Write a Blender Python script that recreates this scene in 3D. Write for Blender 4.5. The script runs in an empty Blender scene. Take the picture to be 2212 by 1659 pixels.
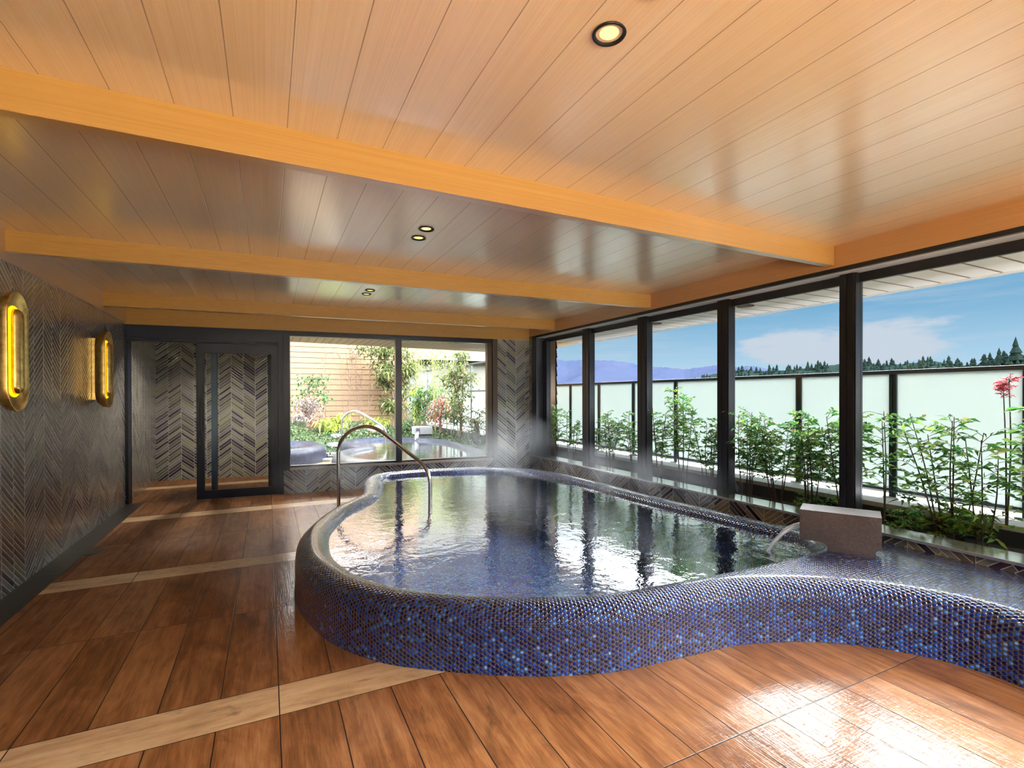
import bpy, bmesh, math, random
import numpy as np
from mathutils import Vector, Matrix
random.seed(7)
S = bpy.context.scene
COL = S.collection

# ------------------------------------------------------------------ camera
def make_camera():
    f, yaw, pitch, roll, cy0 = 1070.59, 0.457825, -0.0058955, -0.0024725, 860.69
    cy, sy = math.cos(yaw), math.sin(yaw)
    fwd = Vector((sy*math.cos(pitch), cy*math.cos(pitch), math.sin(pitch)))
    right = Vector((cy, -sy, 0)); up = right.cross(fwd)
    r2 = right*math.cos(roll) + up*math.sin(roll)
    u2 = -right*math.sin(roll) + up*math.cos(roll)
    cam = bpy.data.cameras.new('camera'); o = bpy.data.objects.new('camera', cam); COL.objects.link(o)
    m = Matrix.Identity(4)
    for i in range(3):
        m[i][0], m[i][1], m[i][2] = r2[i], u2[i], -fwd[i]
    m[0][3], m[1][3], m[2][3] = 0, 0, 1.4
    o.matrix_world = m
    cam.sensor_fit = 'HORIZONTAL'; cam.sensor_width = 36
    cam.lens = 36*f/2212; cam.shift_y = (cy0-829.5)/2212
    cam.clip_start = .05; cam.clip_end = 3000
    S.camera = o
make_camera()

# ------------------------------------------------------------------ node helpers
class X:
    """socket wrapper with operators that build Math nodes"""
    def __init__(s, nt, sock): s.nt, s.s = nt, sock
    def _m(s, op, *a):
        n = s.nt.nodes.new('ShaderNodeMath'); n.operation = op
        for i, v in enumerate((s,)+a):
            if isinstance(v, X): s.nt.links.new(v.s, n.inputs[i])
            else: n.inputs[i].default_value = v
        return X(s.nt, n.outputs[0])
    def __add__(s, o): return s._m('ADD', o)
    def __radd__(s, o): return s._m('ADD', o)
    def __sub__(s, o): return s._m('SUBTRACT', o)
    def __rsub__(s, o): return (s*-1.0)+o
    def __mul__(s, o): return s._m('MULTIPLY', o)
    def __rmul__(s, o): return s._m('MULTIPLY', o)
    def __truediv__(s, o): return s._m('DIVIDE', o)
    def floor(s): return s._m('FLOOR')
    def fract(s): return s._m('FRACT')
    def abs(s): return s._m('ABSOLUTE')
    def gt(s, o): return s._m('GREATER_THAN', o)
    def lt(s, o): return s._m('LESS_THAN', o)
    def mn(s, o): return s._m('MINIMUM', o)
    def mx(s, o): return s._m('MAXIMUM', o)
    def pw(s, o): return s._m('POWER', o)
    def mod(s, o): return s._m('FLOORED_MODULO', o)
    def sqrt(s): return s._m('SQRT')
    def sin(s): return s._m('SINE')
    def exp(s): return s._m('EXPONENT')
    def step(s, a, b):            # smoothstep map a..b -> 0..1
        n = s.nt.nodes.new('ShaderNodeMapRange'); n.interpolation_type = 'SMOOTHSTEP'
        s.nt.links.new(s.s, n.inputs[0]); n.inputs[1].default_value = a; n.inputs[2].default_value = b
        return X(s.nt, n.outputs[0])
    def lin(s, a, b, c=0.0, d=1.0):
        n = s.nt.nodes.new('ShaderNodeMapRange')
        s.nt.links.new(s.s, n.inputs[0])
        for i, v in enumerate((a, b, c, d)): n.inputs[i+1].default_value = v
        return X(s.nt, n.outputs[0])

class M:
    """material builder"""
    def __init__(s, name):
        s.m = bpy.data.materials.new(name); s.m.use_nodes = True
        s.nt = s.m.node_tree; s.nt.nodes.clear()
        s.out = s.n('ShaderNodeOutputMaterial')
    def n(s, t, **kw):
        n = s.nt.nodes.new(t)
        for k, v in kw.items(): setattr(n, k, v)
        return n
    def link(s, a, b):
        s.nt.links.new(a.s if isinstance(a, X) else a, b)
    def put(s, inp, v):
        if isinstance(v, X): s.nt.links.new(v.s, inp)
        elif hasattr(v, 'is_output'): s.nt.links.new(v, inp)
        elif isinstance(v, (tuple, list)): inp.default_value = (*v, 1)[:4] if len(inp.default_value) == 4 else v
        else: inp.default_value = v
    def xyz(s, vec):
        n = s.n('ShaderNodeSeparateXYZ'); s.nt.links.new(vec, n.inputs[0])
        return [X(s.nt, n.outputs[i]) for i in range(3)]
    def pos(s): return s.n('ShaderNodeNewGeometry').outputs['Position']
    def uv(s): return s.n('ShaderNodeUVMap').outputs[0]
    def comb(s, a, b, c=0.0):
        n = s.n('ShaderNodeCombineXYZ')
        for i, v in enumerate((a, b, c)): s.put(n.inputs[i], v)
        return n.outputs[0]
    def noise(s, vec, scale=1, detail=2, rough=.5, dist=0.0, col=False):
        n = s.n('ShaderNodeTexNoise'); s.nt.links.new(vec, n.inputs['Vector'])
        n.inputs['Scale'].default_value = scale; n.inputs['Detail'].default_value = detail
        n.inputs['Roughness'].default_value = rough; n.inputs['Distortion'].default_value = dist
        return n.outputs[1] if col else X(s.nt, n.outputs[0])
    def white(s, vec, col=False):
        n = s.n('ShaderNodeTexWhiteNoise', noise_dimensions='3D'); s.nt.links.new(vec, n.inputs['Vector'])
        return n.outputs[1] if col else X(s.nt, n.outputs[0])
    def ramp(s, fac, stops, interp='LINEAR'):
        n = s.n('ShaderNodeValToRGB'); n.color_ramp.interpolation = interp
        e = n.color_ramp.elements
        while len(e) < len(stops): e.new(.5)
        for i, (p, c) in enumerate(stops):
            e[i].position = p; e[i].color = (*c, 1)
        s.put(n.inputs[0], fac); return n.outputs[0]
    def mix(s, f, a, b, blend='MIX'):
        n = s.n('ShaderNodeMix', data_type='RGBA', blend_type=blend)
        s.put(n.inputs[0], f); s.put(n.inputs[6], a); s.put(n.inputs[7], b)
        return n.outputs[2]
    def bump(s, h, dist=.01, strength=1.0):
        n = s.n('ShaderNodeBump'); s.put(n.inputs['Height'], h)
        n.inputs['Distance'].default_value = dist; n.inputs['Strength'].default_value = strength
        return n.outputs[0]
    def pbr(s, color, rough=.5, normal=None, link=True, **kw):
        n = s.n('ShaderNodeBsdfPrincipled')
        s.put(n.inputs['Base Color'], color); s.put(n.inputs['Roughness'], rough)
        if normal is not None: s.nt.links.new(normal, n.inputs['Normal'])
        for k, v in kw.items(): s.put(n.inputs[k.replace('_', ' ')], v)
        if link: s.nt.links.new(n.outputs[0], s.out.inputs[0])
        return n.outputs[0]
    def sheen(s, base, normal, power, rough, gain=1.0, color=(1, 1, 1)):
        lw = s.n('ShaderNodeLayerWeight'); lw.inputs[0].default_value = .5
        g = s.n('ShaderNodeBsdfGlossy'); g.inputs['Roughness'].default_value = rough; g.inputs[0].default_value = (*color, 1)
        if normal is not None:
            s.nt.links.new(normal, lw.inputs['Normal']); s.nt.links.new(normal, g.inputs['Normal'])
        front = 1.0 - X(s.nt, s.n('ShaderNodeNewGeometry').outputs['Backfacing'])
        mx = s.n('ShaderNodeMixShader'); s.put(mx.inputs[0], X(s.nt, lw.outputs['Facing']).pw(power)*gain*front)
        s.nt.links.new(base, mx.inputs[1]); s.nt.links.new(g.outputs[0], mx.inputs[2])
        s.nt.links.new(mx.outputs[0], s.out.inputs[0]); return mx.outputs[0]
    def shader(s, sh): s.nt.links.new(sh, s.out.inputs[0]); return s.m

# ------------------------------------------------------------------ world, sun, exposure
SKY_LOW, SKY_HIGH, SKY_SUNSIDE = .60, 20.0, 46.0
def make_world():
    w = bpy.data.worlds.new('sky'); S.world = w; w.use_nodes = True
    b = M.__new__(M); b.nt = w.node_tree; b.nt.nodes.clear()
    out = b.n('ShaderNodeOutputWorld')
    d = b.n('ShaderNodeTexCoord').outputs['Generated']
    x, y, z = b.xyz(d)
    base = b.ramp(z.lin(0, .5), [(0, (.62, .78, .90)), (.12, (.44, .67, .87)), (.30, (.20, .45, .70)), (.46, (.22, .46, .70)), (.62, (.84, .87, .90)), (1, (.88, .9, .92))])
    # cumulus bank low over the hills plus thin streaks
    wv = b.comb(x*5.0, y*5.0, z*17.0)
    n1 = b.noise(wv, 1.6, 6, .55)
    az = x*0.50 - y*0.866                          # 0 at azimuth 60 deg from +Y
    bank = (z.step(.035, .065) * (1.0 - z.step(.085, .15)) * (1.0 - az.abs().step(.06, .22))).mx(0)
    c1 = (n1 + bank*.42).step(.66, .86)
    n2 = b.noise(b.comb(x*2.0, y*2.0, z*22.0), 2.2, 5, .6)
    c2 = n2.step(.45, .8) * .45 * z.step(.02, .08)
    cl = c1.mx(c2)
    colr = b.mix(cl, base, (.62, .69, .80))
    stren = z.step(.22, .54)*(1.0 - z.step(.60, .80)*.86)*((x*.62 - y*.78).step(.0, .75)*SKY_SUNSIDE + SKY_HIGH) + SKY_LOW
    bg = b.n('ShaderNodeBackground'); b.nt.links.new(colr, bg.inputs[0]); b.put(bg.inputs[1], stren)
    b.nt.links.new(bg.outputs[0], out.inputs[0])
make_world()
def make_sun():
    l = bpy.data.lights.new('sun', 'SUN'); l.energy = 3.4; l.angle = math.radians(2); l.color = (1, .93, .82)
    o = bpy.data.objects.new('sun', l); COL.objects.link(o)
    d = Vector((.45, -.5, .76)).normalized()
    o.rotation_euler = d.to_track_quat('Z', 'Y').to_euler(); o.location = (10, -12, 20)
make_sun()
S.view_settings.view_transform = 'Standard'; S.view_settings.look = 'None'
S.view_settings.gamma = 1; S.view_settings.use_curve_mapping = False
S.view_settings.exposure = 0.75
cy = S.cycles
cy.max_bounces = 8; cy.diffuse_bounces = 4; cy.glossy_bounces = 4; cy.transmission_bounces = 6
cy.transparent_max_bounces = 14; cy.volume_bounces = 0
cy.caustics_reflective = False; cy.caustics_refractive = False
cy.sample_clamp_indirect = 6.0
cy.use_adaptive_sampling = True; cy.adaptive_threshold = .02
LAMP_W = 2.0

# ------------------------------------------------------------------ mesh helpers
class B:
    """collects geometry with UVs in metres, builds one mesh object"""
    def __init__(s): s.v, s.f, s.uv = [], [], []
    def quad(s, pts, uvs=None):
        i = len(s.v); s.v += [tuple(p) for p in pts]; s.f.append(tuple(range(i, i+len(pts))))
        s.uv.append([tuple(u) for u in uvs] if uvs else [(0, 0)]*len(pts))
    def box(s, x0, x1, y0, y1, z0, z1, uo=0.0, us=1.0):
        c = [(x, y, z) for x in (x0, x1) for y in (y0, y1) for z in (z0, z1)]
        F = [(0, 1, 3, 2), (6, 7, 5, 4), (0, 4, 5, 1), (3, 7, 6, 2), (1, 5, 7, 3), (2, 6, 4, 0)]
        for k, f in enumerate(F):
            P = [c[i] for i in f]
            if k < 2: U = [((p[1]-uo)*us, p[2]) for p in P]
            elif k < 4: U = [((p[0]-uo)*us, p[2]) for p in P]
            else: U = [((p[0]-uo)*us, p[1]) for p in P]
            s.quad(P, U)
        return s
    def tube(s, pts, r, n=10, cap=True):
        pts = [Vector(p) for p in pts]; rr = r if isinstance(r, (list, tuple)) else [r]*len(pts)
        rings = []; nrm = None
        for i, p in enumerate(pts):
            t = (pts[min(i+1, len(pts)-1)] - pts[max(i-1, 0)]).normalized()
            if nrm is None:
                nrm = t.orthogonal().normalized()
            nrm = (nrm - t*nrm.dot(t)).normalized(); bn = t.cross(nrm)
            rings.append(len(s.v))
            for k in range(n):
                a = 2*math.pi*k/n
                s.v.append(tuple(p + (nrm*math.cos(a) + bn*math.sin(a))*rr[i]))
        for a, b in zip(rings, rings[1:]):
            for k in range(n):
                s.f.append((a+k, a+(k+1) % n, b+(k+1) % n, b+k)); s.uv.append([(0, 0)]*4)
        if cap:
            s.f.append(tuple(rings[0]+k for k in reversed(range(n)))); s.uv.append([(0, 0)]*n)
            s.f.append(tuple(rings[-1]+k for k in range(n))); s.uv.append([(0, 0)]*n)
        return s
    def lathe(s, prof, c, n=32, axis='Z'):
        c = Vector(c); rings = []
        for r, h in prof:
            rings.append(len(s.v))
            for k in range(n):
                a = 2*math.pi*k/n
                p = Vector((r*math.cos(a), r*math.sin(a), h))
                if axis == 'X': p = Vector((h, r*math.cos(a), r*math.sin(a)))
                s.v.append(tuple(c+p))
        for a, b in zip(rings, rings[1:]):
            for k in range(n):
                s.f.append((a+k, a+(k+1) % n, b+(k+1) % n, b+k)); s.uv.append([(0, 0)]*4)
        return s
    def poly_prism(s, pts, z0, z1):
        n = len(pts); i = len(s.v)
        s.v += [(p[0], p[1], z0) for p in pts] + [(p[0], p[1], z1) for p in pts]
        s.f.append(tuple(i+k for k in reversed(range(n)))); s.uv.append([(0, 0)]*n)
        s.f.append(tuple(i+n+k for k in range(n))); s.uv.append([(0, 0)]*n)
        for k in range(n):
            s.f.append((i+k, i+(k+1) % n, i+n+(k+1) % n, i+n+k)); s.uv.append([(0, 0)]*4)
        return s
    def build(s, name, mat, parent=None, smooth=False, bevel=0, loc=None, rotz=0):
        me = bpy.data.meshes.new(name); me.from_pydata(s.v, [], s.f)
        ul = me.uv_layers.new(name='UVMap')
        flat = np.array([c for f in s.uv for u in f for c in u], dtype=np.float32)
        ul.data.foreach_set('uv', flat)
        me.materials.append(mat.m if isinstance(mat, M) else mat)
        if smooth: me.polygons.foreach_set('use_smooth', [True]*len(me.polygons))
        o = bpy.data.objects.new(name, me); COL.objects.link(o)
        if parent is not None: o.parent = parent
        if loc: o.location = loc
        if rotz: o.rotation_euler[2] = rotz
        if bevel:
            bm = bmesh.new(); bm.from_mesh(me); bmesh.ops.remove_doubles(bm, verts=bm.verts, dist=1e-5)
            bm.to_mesh(me); bm.free()
            md = o.modifiers.new('bevel', 'BEVEL'); md.width = bevel; md.segments = 2; md.limit_method = 'ANGLE'
        return o
def tag(o, label=None, cat=None, group=None, kind=None):
    if label: o['label'] = label
    if cat: o['category'] = cat
    if group: o['group'] = group
    if kind: o['kind'] = kind
    return o
def empty(name, loc=(0, 0, 0), rotz=0):
    o = bpy.data.objects.new(name, None); COL.objects.link(o); o.location = loc; o.rotation_euler[2] = rotz
    o.empty_display_size = .1
    return o
def struct(o, label, cat='structure'): return tag(o, label, cat, kind='structure')
def copy_tree(o, parent=None):
    c = o.copy(); COL.objects.link(c)
    if parent is not None: c.parent = parent
    for ch in [q for q in bpy.data.objects if q.parent == o]: copy_tree(ch, c)
    return c

# ------------------------------------------------------------------ materials
def mat_simple(name, col, rough=.5, **kw):
    b = M(name); b.pbr(col, rough, **kw); return b.m
def mat_emit(name, col, st):
    b = M(name); e = b.n('ShaderNodeEmission'); e.inputs[0].default_value = (*col, 1); e.inputs[1].default_value = st
    return b.shader(e.outputs[0])
def mat_wood(name, axis, c_dark, c_light, rough=.3, plank=None, x0=0, seam=None, fine=260.0, coat=0.0):
    """straight grain along axis; plank = (width, offset) of V joints across the other horizontal axis"""
    b = M(name); x, y, z = b.xyz(b.pos())
    if axis == 'Y': a, c = y, x
    else: a, c = x, y
    g1 = b.noise(b.comb(c*fine, a*1.2, z*fine), 1, 2, .6)
    g2 = b.noise(b.comb(c*38.0, a*.5, z*38.0), 1, 3, .5)
    f = g1.lin(.3, .7)*.75 + g2.lin(.3, .7)*.25
    h = g1*.3
    if plank:
        w, off = plank
        q = (c - off)/w
        idn = q.floor(); fr = (q.fract()-.5).abs()
        rnd = b.white(b.comb(idn, 3.3, 1.7))
        f = f + (rnd-.5)*.10
        seamf = fr.step(.5-.0035/w*.5-.004, .5-.0008/w)
        h = h - seamf*2.0
    colr = b.ramp(f, [(0.05, c_dark), (.95, c_light)])
    if plank: colr = b.mix(seamf*.75, colr, (c_dark[0]*.25, c_dark[1]*.2, c_dark[2]*.2))
    bn = b.bump(h, .0006, .5)
    b.sheen(b.pbr(colr, rough+.15, bn, link=False), bn, 2.4, rough, .9)
    return b.m
WOOD_CEIL = mat_wood('ceiling_wood', 'Y', (.82, .60, .355), (.91, .73, .50), .20, plank=(.2055, 1.109))
WOOD_BEAM = mat_wood('beam_wood', 'X', (.42, .215, .045), (.50, .275, .075), .3, fine=160)
WOOD_TRIM = mat_wood('trim_wood', 'Y', (.44, .21, .07), (.52, .27, .105), .34, fine=160)

def mat_herring(name, bright=1.0, rough=.16):
    b = M(name); u, v, _ = b.xyz(b.uv())
    W, th, h = .372, math.radians(38), .0394
    q = u/W; colm = q.floor(); par = (colm*.5).fract()*2.0
    fr = q.fract(); xl = (fr + par*(1.0-fr*2.0))*W
    vv = v + colm*.017
    bb = vv*math.cos(th) - xl*math.sin(th)
    r = bb/h; row = r.floor(); rf = r.fract()
    a = xl*math.cos(th) + vv*math.sin(th)
    xc = W*.5
    ac = (row+.5)*h*math.tan(th) + xc*(math.cos(th) + math.sin(th)*math.tan(th))
    half = a.gt(ac)
    dj = (a-ac).abs()
    dr = (rf._m('SUBTRACT', .5).abs()*-1.0 + .5)*h
    dc = xl.mn(xl*-1.0 + W)
    d = dr.mn(dj).mn(dc)
    tile = d.step(.0012, .0030)
    idv = b.comb(row + .5, colm + .5, half*7.0 + .5)
    rc = b.white(idv)
    r2 = b.white(b.comb(row+.5, colm+.5, half*3.0+9.5))
    inner = b.noise(b.comb(a*4.0, row*3.1, colm*5.7), 1, 2, .5)
    f = (rc*.75 + inner*.25)
    c = b.ramp(f, [(0, (.016, .013, .020)), (.20, (.04, .026, .045)), (.36, (.10, .092, .080)), (.52, (.15, .15, .10)), (.66, (.27, .265, .17)), (.80, (.24, .225, .225)), (1, (.10, .075, .10))])
    c = b.mix(tile, (.58*bright, .56*bright, .58*bright), c)
    hgt = d.mn(.012).pw(.5)*8.0 + (b.noise(b.uv(), 55, 2)*.15)
    tilt = (r2-.5)*(rf-.5)*.5
    rg = (1.0-tile)*.4 + rough
    bn = b.bump(hgt + tilt, .0035, .7)
    b.sheen(b.pbr(c, rg, bn, link=False, IOR=1.7), bn, 2.2, .20, .55)
    return b.m
HERRING = mat_herring('herringbone_tile')

def mat_penny(name, gain=1.0, grout=.06, sheen=.95):
    b = M(name); u, v, _ = b.xyz(b.uv())
    p = .0235; sx, sy = p*math.sqrt(3), p
    ax = u.mod(sx) - sx/2; ay = v.mod(sy) - sy/2
    bx = (u - sx/2).mod(sx) - sx/2; by = (v - sy/2).mod(sy) - sy/2
    da = (ax*ax + ay*ay).sqrt(); db = (bx*bx + by*by).sqrt()
    ch = da.lt(db)
    d = da.mn(db)
    cx = ch*ax + (1.0-ch)*bx; cyy = ch*ay + (1.0-ch)*by
    ix = ((u-cx)/(sx/2)+.25).floor(); iy = ((v-cyy)/(sy/2)+.25).floor()
    rn = b.white(b.comb(ix, iy, 0.5))
    rad = p*.425
    dot = 1.0 - d.step(rad*.93, rad*1.04)
    big = b.noise(b.comb(u, v, 0), 2.2, 2)
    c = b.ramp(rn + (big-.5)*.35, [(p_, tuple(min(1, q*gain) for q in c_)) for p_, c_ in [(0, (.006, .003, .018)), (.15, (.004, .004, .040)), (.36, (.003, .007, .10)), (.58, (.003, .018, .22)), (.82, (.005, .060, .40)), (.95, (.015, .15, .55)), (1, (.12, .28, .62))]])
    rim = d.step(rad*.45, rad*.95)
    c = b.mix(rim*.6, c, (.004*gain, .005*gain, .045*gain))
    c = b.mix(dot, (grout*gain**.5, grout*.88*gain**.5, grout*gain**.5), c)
    dome = (1.0 - (d/rad).mn(1.0).pw(3.0))
    bn = b.bump(dome*dot, .0040, .9)
    b.sheen(b.pbr(c, (1.0-dot)*.45 + .08, bn, link=False, IOR=1.36), bn, 2.8, .10, sheen)
    return b.m
PENNY = mat_penny('penny_mosaic')
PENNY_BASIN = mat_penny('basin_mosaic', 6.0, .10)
PENNY_SUN = mat_penny('garden_penny_mosaic', .30, .022, .12)

def mat_floor(name):
    b = M(name); x, y, z = b.xyz(b.pos())
    P, y0, sw = 2.215, 2.395, .25
    qy = ((y-y0)/P); bay = qy.floor(); ry = qy.fract()*P
    stripe = ry.lt(sw)
    PW = .2425
    qx = (x-.04)/PW; cx = qx.floor(); fx = qx.fract()
    second = ry.gt(sw+.9825)
    rowid = bay*3.0 + second + stripe*.5
    # joint distances
    dx = ((fx-.5).abs()*-1.0+.5)*PW
    qs = (x-.04)/(PW*4); fs = qs.fract(); dxs = ((fs-.5).abs()*-1.0+.5)*(PW*4)
    dxx = stripe*dxs + (1.0-stripe)*dx
    dy = ry.abs().mn((ry-sw).abs()).mn((ry-sw-.9825).abs()).mn((ry-P).abs())
    d = dxx.mn(dy)
    groove = 1.0 - d.step(.0012, .0032)
    idx = stripe*(qs.floor()+40.0) + (1.0-stripe)*cx
    rnd = b.white(b.comb(idx+.5, rowid+.25, .5))
    rnd2 = b.white(b.comb(idx+.5, rowid+.25, 4.5))
    # grain runs along planks; along X on the pale strips
    ga = stripe*x + (1.0-stripe)*y; gc = stripe*y + (1.0-stripe)*x
    off = rnd*37.0
    vec = b.comb(gc*26.0 + off, ga*1.9 + off, 0.0)
    g1 = b.noise(vec, 1.0, 5, .62, .6)
    g2 = b.noise(b.comb(gc*5.5 + off, ga*2.2 + off, 3.0), 1.0, 4, .6, 1.0)
    g3 = b.noise(b.comb(gc*190.0 + off, ga*9.0 + off, 1.0), 1.0, 2, .5)
    saw = b.noise(b.comb(gc*14.0 + off, ga*95.0 + off, 1.0), 1.0, 2, .5)
    f = g1*.62 + g2*.62 + g3*.34 + (rnd-.5)*.12 - .29
    cb = b.ramp(f, [(.22, (.075, .029, .010)), (.42, (.20, .078, .026)), (.58, (.31, .135, .050)), (.78, (.44, .215, .09))])
    cs = b.ramp(f, [(.22, (.40, .24, .12)), (.45, (.60, .40, .22)), (.75, (.74, .54, .34))])
    c = b.mix(stripe, cb, cs)
    blot = b.noise(b.comb(gc*7.0 + off, ga*2.6 + off, 2.0), 1.0, 5, .68, .8).step(.56, .74)
    c = b.mix(blot*.6, c, (.040, .022, .012))
    c = b.mix(b.noise(b.comb(x*3.0, y*2.2, 5.0), 1.0, 4, .6).step(.45, .8)*.35, c, (.10, .045, .018))
    c = b.mix(groove, c, (.012, .008, .007))
    near = 1.0 - (((x-.15)*(x-.15)*.9 + (y-5.0)*(y-5.0)*.10).sqrt()).step(.45, 1.15)
    front = (y*-1.0).lin(-2.6, -1.2) * x.lin(.2, 1.6)
    wet = (b.noise(b.comb(x*1.3, y*1.1, 9.0), 1.0, 2, .5).step(.38, .72)*.35 + near.mx(front)*.75).mn(1.0) * (rnd2*.55 + .45)
    pits = (g3*.55 + saw*.45 + g1*.35).step(.54, .62)
    coat = wet*(pits*.9 + .10)
    h = g3*.5 + saw*.35 + g1*.8 - groove*2.5
    rough = .46 - wet*.06
    hc = g3*.30 + saw*.42 + g1*.5 - groove*1.5
    pn = b.n('ShaderNodeBsdfPrincipled')
    b.put(pn.inputs['Base Color'], c); b.put(pn.inputs['Roughness'], rough)
    b.nt.links.new(b.bump(h, .0016, .6), pn.inputs['Normal'])
    b.put(pn.inputs['Coat Weight'], coat*.95 + .03); pn.inputs['Specular IOR Level'].default_value = .14; pn.inputs['Coat Roughness'].default_value = .045; pn.inputs['Coat IOR'].default_value = 1.85
    b.nt.links.new(b.bump(hc, .0022, .8), pn.inputs['Coat Normal'])
    return b.shader(pn.outputs[0])
FLOOR = mat_floor('wood_look_tile')

def mat_dark_tile(name):
    b = M(name); x, y, z = b.xyz(b.pos())
    g = b.noise(b.comb(x*3.0, y*90.0, 0), 1, 4, .6)
    j = (((y-.2)/.49).fract()-.5).abs().step(.490, .496)
    c = b.ramp(g, [(.3, (.012, .010, .009)), (.7, (.050, .043, .036))])
    c = b.mix(j, c, (.09, .08, .07))
    b.pbr(c, .35, b.bump(g, .001, .5)); return b.m
DARK_TILE = mat_dark_tile('charcoal_floor_tile')

NAVY = mat_simple('navy_steel', (.005, .007, .020), .38, Metallic=.0, Specular_IOR_Level=.4)
BLACK_ALU = mat_simple('dark_bronze_aluminium', (.030, .030, .036), .30, Metallic=.6)
GREY_REVEAL = mat_simple('grey_reveal', (.85, .86, .88), .2, IOR=2.6)
CHROME = mat_simple('brushed_steel', (.62, .60, .57), .22, Metallic=1.0)
DARKMETAL = mat_simple('black_metal', (.02, .02, .022), .35, Metallic=.4)
def mat_glass(name, tint=(1, 1, 1), ior=1.45, rough=0.0):
    b = M(name)
    t = b.n('ShaderNodeBsdfTransparent'); t.inputs[0].default_value = (*tint, 1)
    g = b.n('ShaderNodeBsdfGlossy'); g.inputs['Roughness'].default_value = rough
    fr = b.n('ShaderNodeFresnel'); fr.inputs[0].default_value = ior
    front = 1.0 - X(b.nt, b.n('ShaderNodeNewGeometry').outputs['Backfacing'])
    mx = b.n('ShaderNodeMixShader'); b.put(mx.inputs[0], X(b.nt, fr.outputs[0])*front)
    b.nt.links.new(t.outputs[0], mx.inputs[1]); b.nt.links.new(g.outputs[0], mx.inputs[2])
    return b.shader(mx.outputs[0])
GLASS = mat_glass('clear_glass', (.97, .985, .98), 1.25)
def mat_frost(name):
    b = M(name)
    n = b.noise(b.pos(), 3, 2)
    tr = b.n('ShaderNodeBsdfTranslucent'); tr.inputs[0].default_value = (.49, .53, .513, 1)
    di = b.n('ShaderNodeBsdfDiffuse'); di.inputs[0].default_value = (.49, .53, .513, 1)
    gl = b.n('ShaderNodeBsdfGlossy'); gl.inputs['Roughness'].default_value = .35
    m1 = b.n('ShaderNodeMixShader'); m1.inputs[0].default_value = .5
    b.nt.links.new(tr.outputs[0], m1.inputs[1]); b.nt.links.new(di.outputs[0], m1.inputs[2])
    m2 = b.n('ShaderNodeMixShader'); m2.inputs[0].default_value = .05
    b.nt.links.new(m1.outputs[0], m2.inputs[1]); b.nt.links.new(gl.outputs[0], m2.inputs[2])
    return b.shader(m2.outputs[0])
FROST = mat_frost('frosted_glass')
def mat_water(name, src=None):
    b = M(name); p = b.pos(); x, y, z = b.xyz(p)
    n = b.noise(b.comb(x*6.0, y*6.0, 0), 1.0, 4, .6, .4)*.8 + b.noise(b.comb(x*16.0+y*5.0, y*16.0-x*4.0, 3.0), 1.0, 2, .5)*.16
    if src:
        dx, dy = x-src[0], y-src[1]
        r = (dx*dx + dy*dy).sqrt()
        att = (r*-2.4).exp()
        n = n + (r*34.0 + b.noise(p, 3.5, 3)*9.0).sin()*att*.35 + b.noise(p, 22, 3)*att*1.1
    bm = b.bump(n, .010, .45)
    t = b.n('ShaderNodeBsdfTransparent'); t.inputs[0].default_value = (.84, .92, .96, 1)
    return (b.sheen(t.outputs[0], bm, 2.1, .015, 1.0), b.m)[1]
WATER = mat_water('pool_water', (3.33, 2.35))
WATER_OUT = mat_water('outdoor_water')
def mat_stream(name):
    b = M(name); n = b.noise(b.pos(), 60, 2)
    t = b.n('ShaderNodeBsdfTransparent'); t.inputs[0].default_value = (.95, .97, 1, 1)
    g = b.n('ShaderNodeBsdfTranslucent'); g.inputs['Color'].default_value = (.95, .97, 1, 1)
    h = b.n('ShaderNodeBsdfGlossy'); h.inputs['Roughness'].default_value = .06; b.nt.links.new(b.bump(n, .004, .6), h.inputs['Normal'])
    m0 = b.n('ShaderNodeMixShader'); m0.inputs[0].default_value = .45
    b.nt.links.new(g.outputs[0], m0.inputs[1]); b.nt.links.new(h.outputs[0], m0.inputs[2])
    mx = b.n('ShaderNodeMixShader'); mx.inputs[0].default_value = .6
    b.nt.links.new(t.outputs[0], mx.inputs[1]); b.nt.links.new(m0.outputs[0], mx.inputs[2])
    return b.shader(mx.outputs[0])
STREAM = mat_stream('falling_water')
def mat_stone(name, c0, c1, scale=60, rough=.6, ior=1.5):
    b = M(name); p = b.pos()
    n = b.noise(p, scale, 4, .7); n2 = b.noise(p, scale*.12, 3)
    sp = b.noise(p, scale*2.6, 1).step(.66, .75)
    c = b.ramp(n*.6 + n2*.4, [(.3, c0), (.7, c1)])
    c = b.mix(sp*.6, c, (min(1, c1[0]*2.2), min(1, c1[1]*2.2), min(1, c1[2]*2.2)))
    b.pbr(c, rough, b.bump(n, .002 if ior < 1.6 else .0003, .4), IOR=ior); return b.m
STONE = mat_stone('speckled_granite', (.050, .042, .045), (.125, .105, .108), 55, .45)
KERB = mat_stone('pale_coping_stone', (.50, .48, .50), (.62, .60, .62), 40, .55)
KERB_DARK = mat_stone('dark_granite', (.018, .018, .020), (.045, .045, .048), 60, .55)
SOIL = mat_stone('gravel_soil', (.012, .012, .010), (.075, .07, .06), 130, .9)
ROCK = mat_stone('garden_rock', (.05, .042, .04), (.13, .115, .10), 14, .8)
SILL = mat_simple('polished_grey_sill', (.70, .74, .72), .16, Metallic=.85)
SILL_WARM = mat_stone('bronze_sill', (.30, .22, .15), (.38, .29, .20), 50, .2, 2.0)
PLASTER = mat_simple('pale_render', (.06, .055, .046), .8)
GREY_WALL = mat_simple('grey_concrete', (.125, .12, .125), .8)
def mat_siding(name):
    b = M(name); x, y, z = b.xyz(b.pos())
    n = b.noise(b.comb(x*.8, y*.8, z*40.0), 1, 3, .5)
    b.pbr(b.ramp(n, [(.3, (.074, .034, .0066)), (.7, (.090, .044, .0095))]), .6); return b.m
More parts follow.
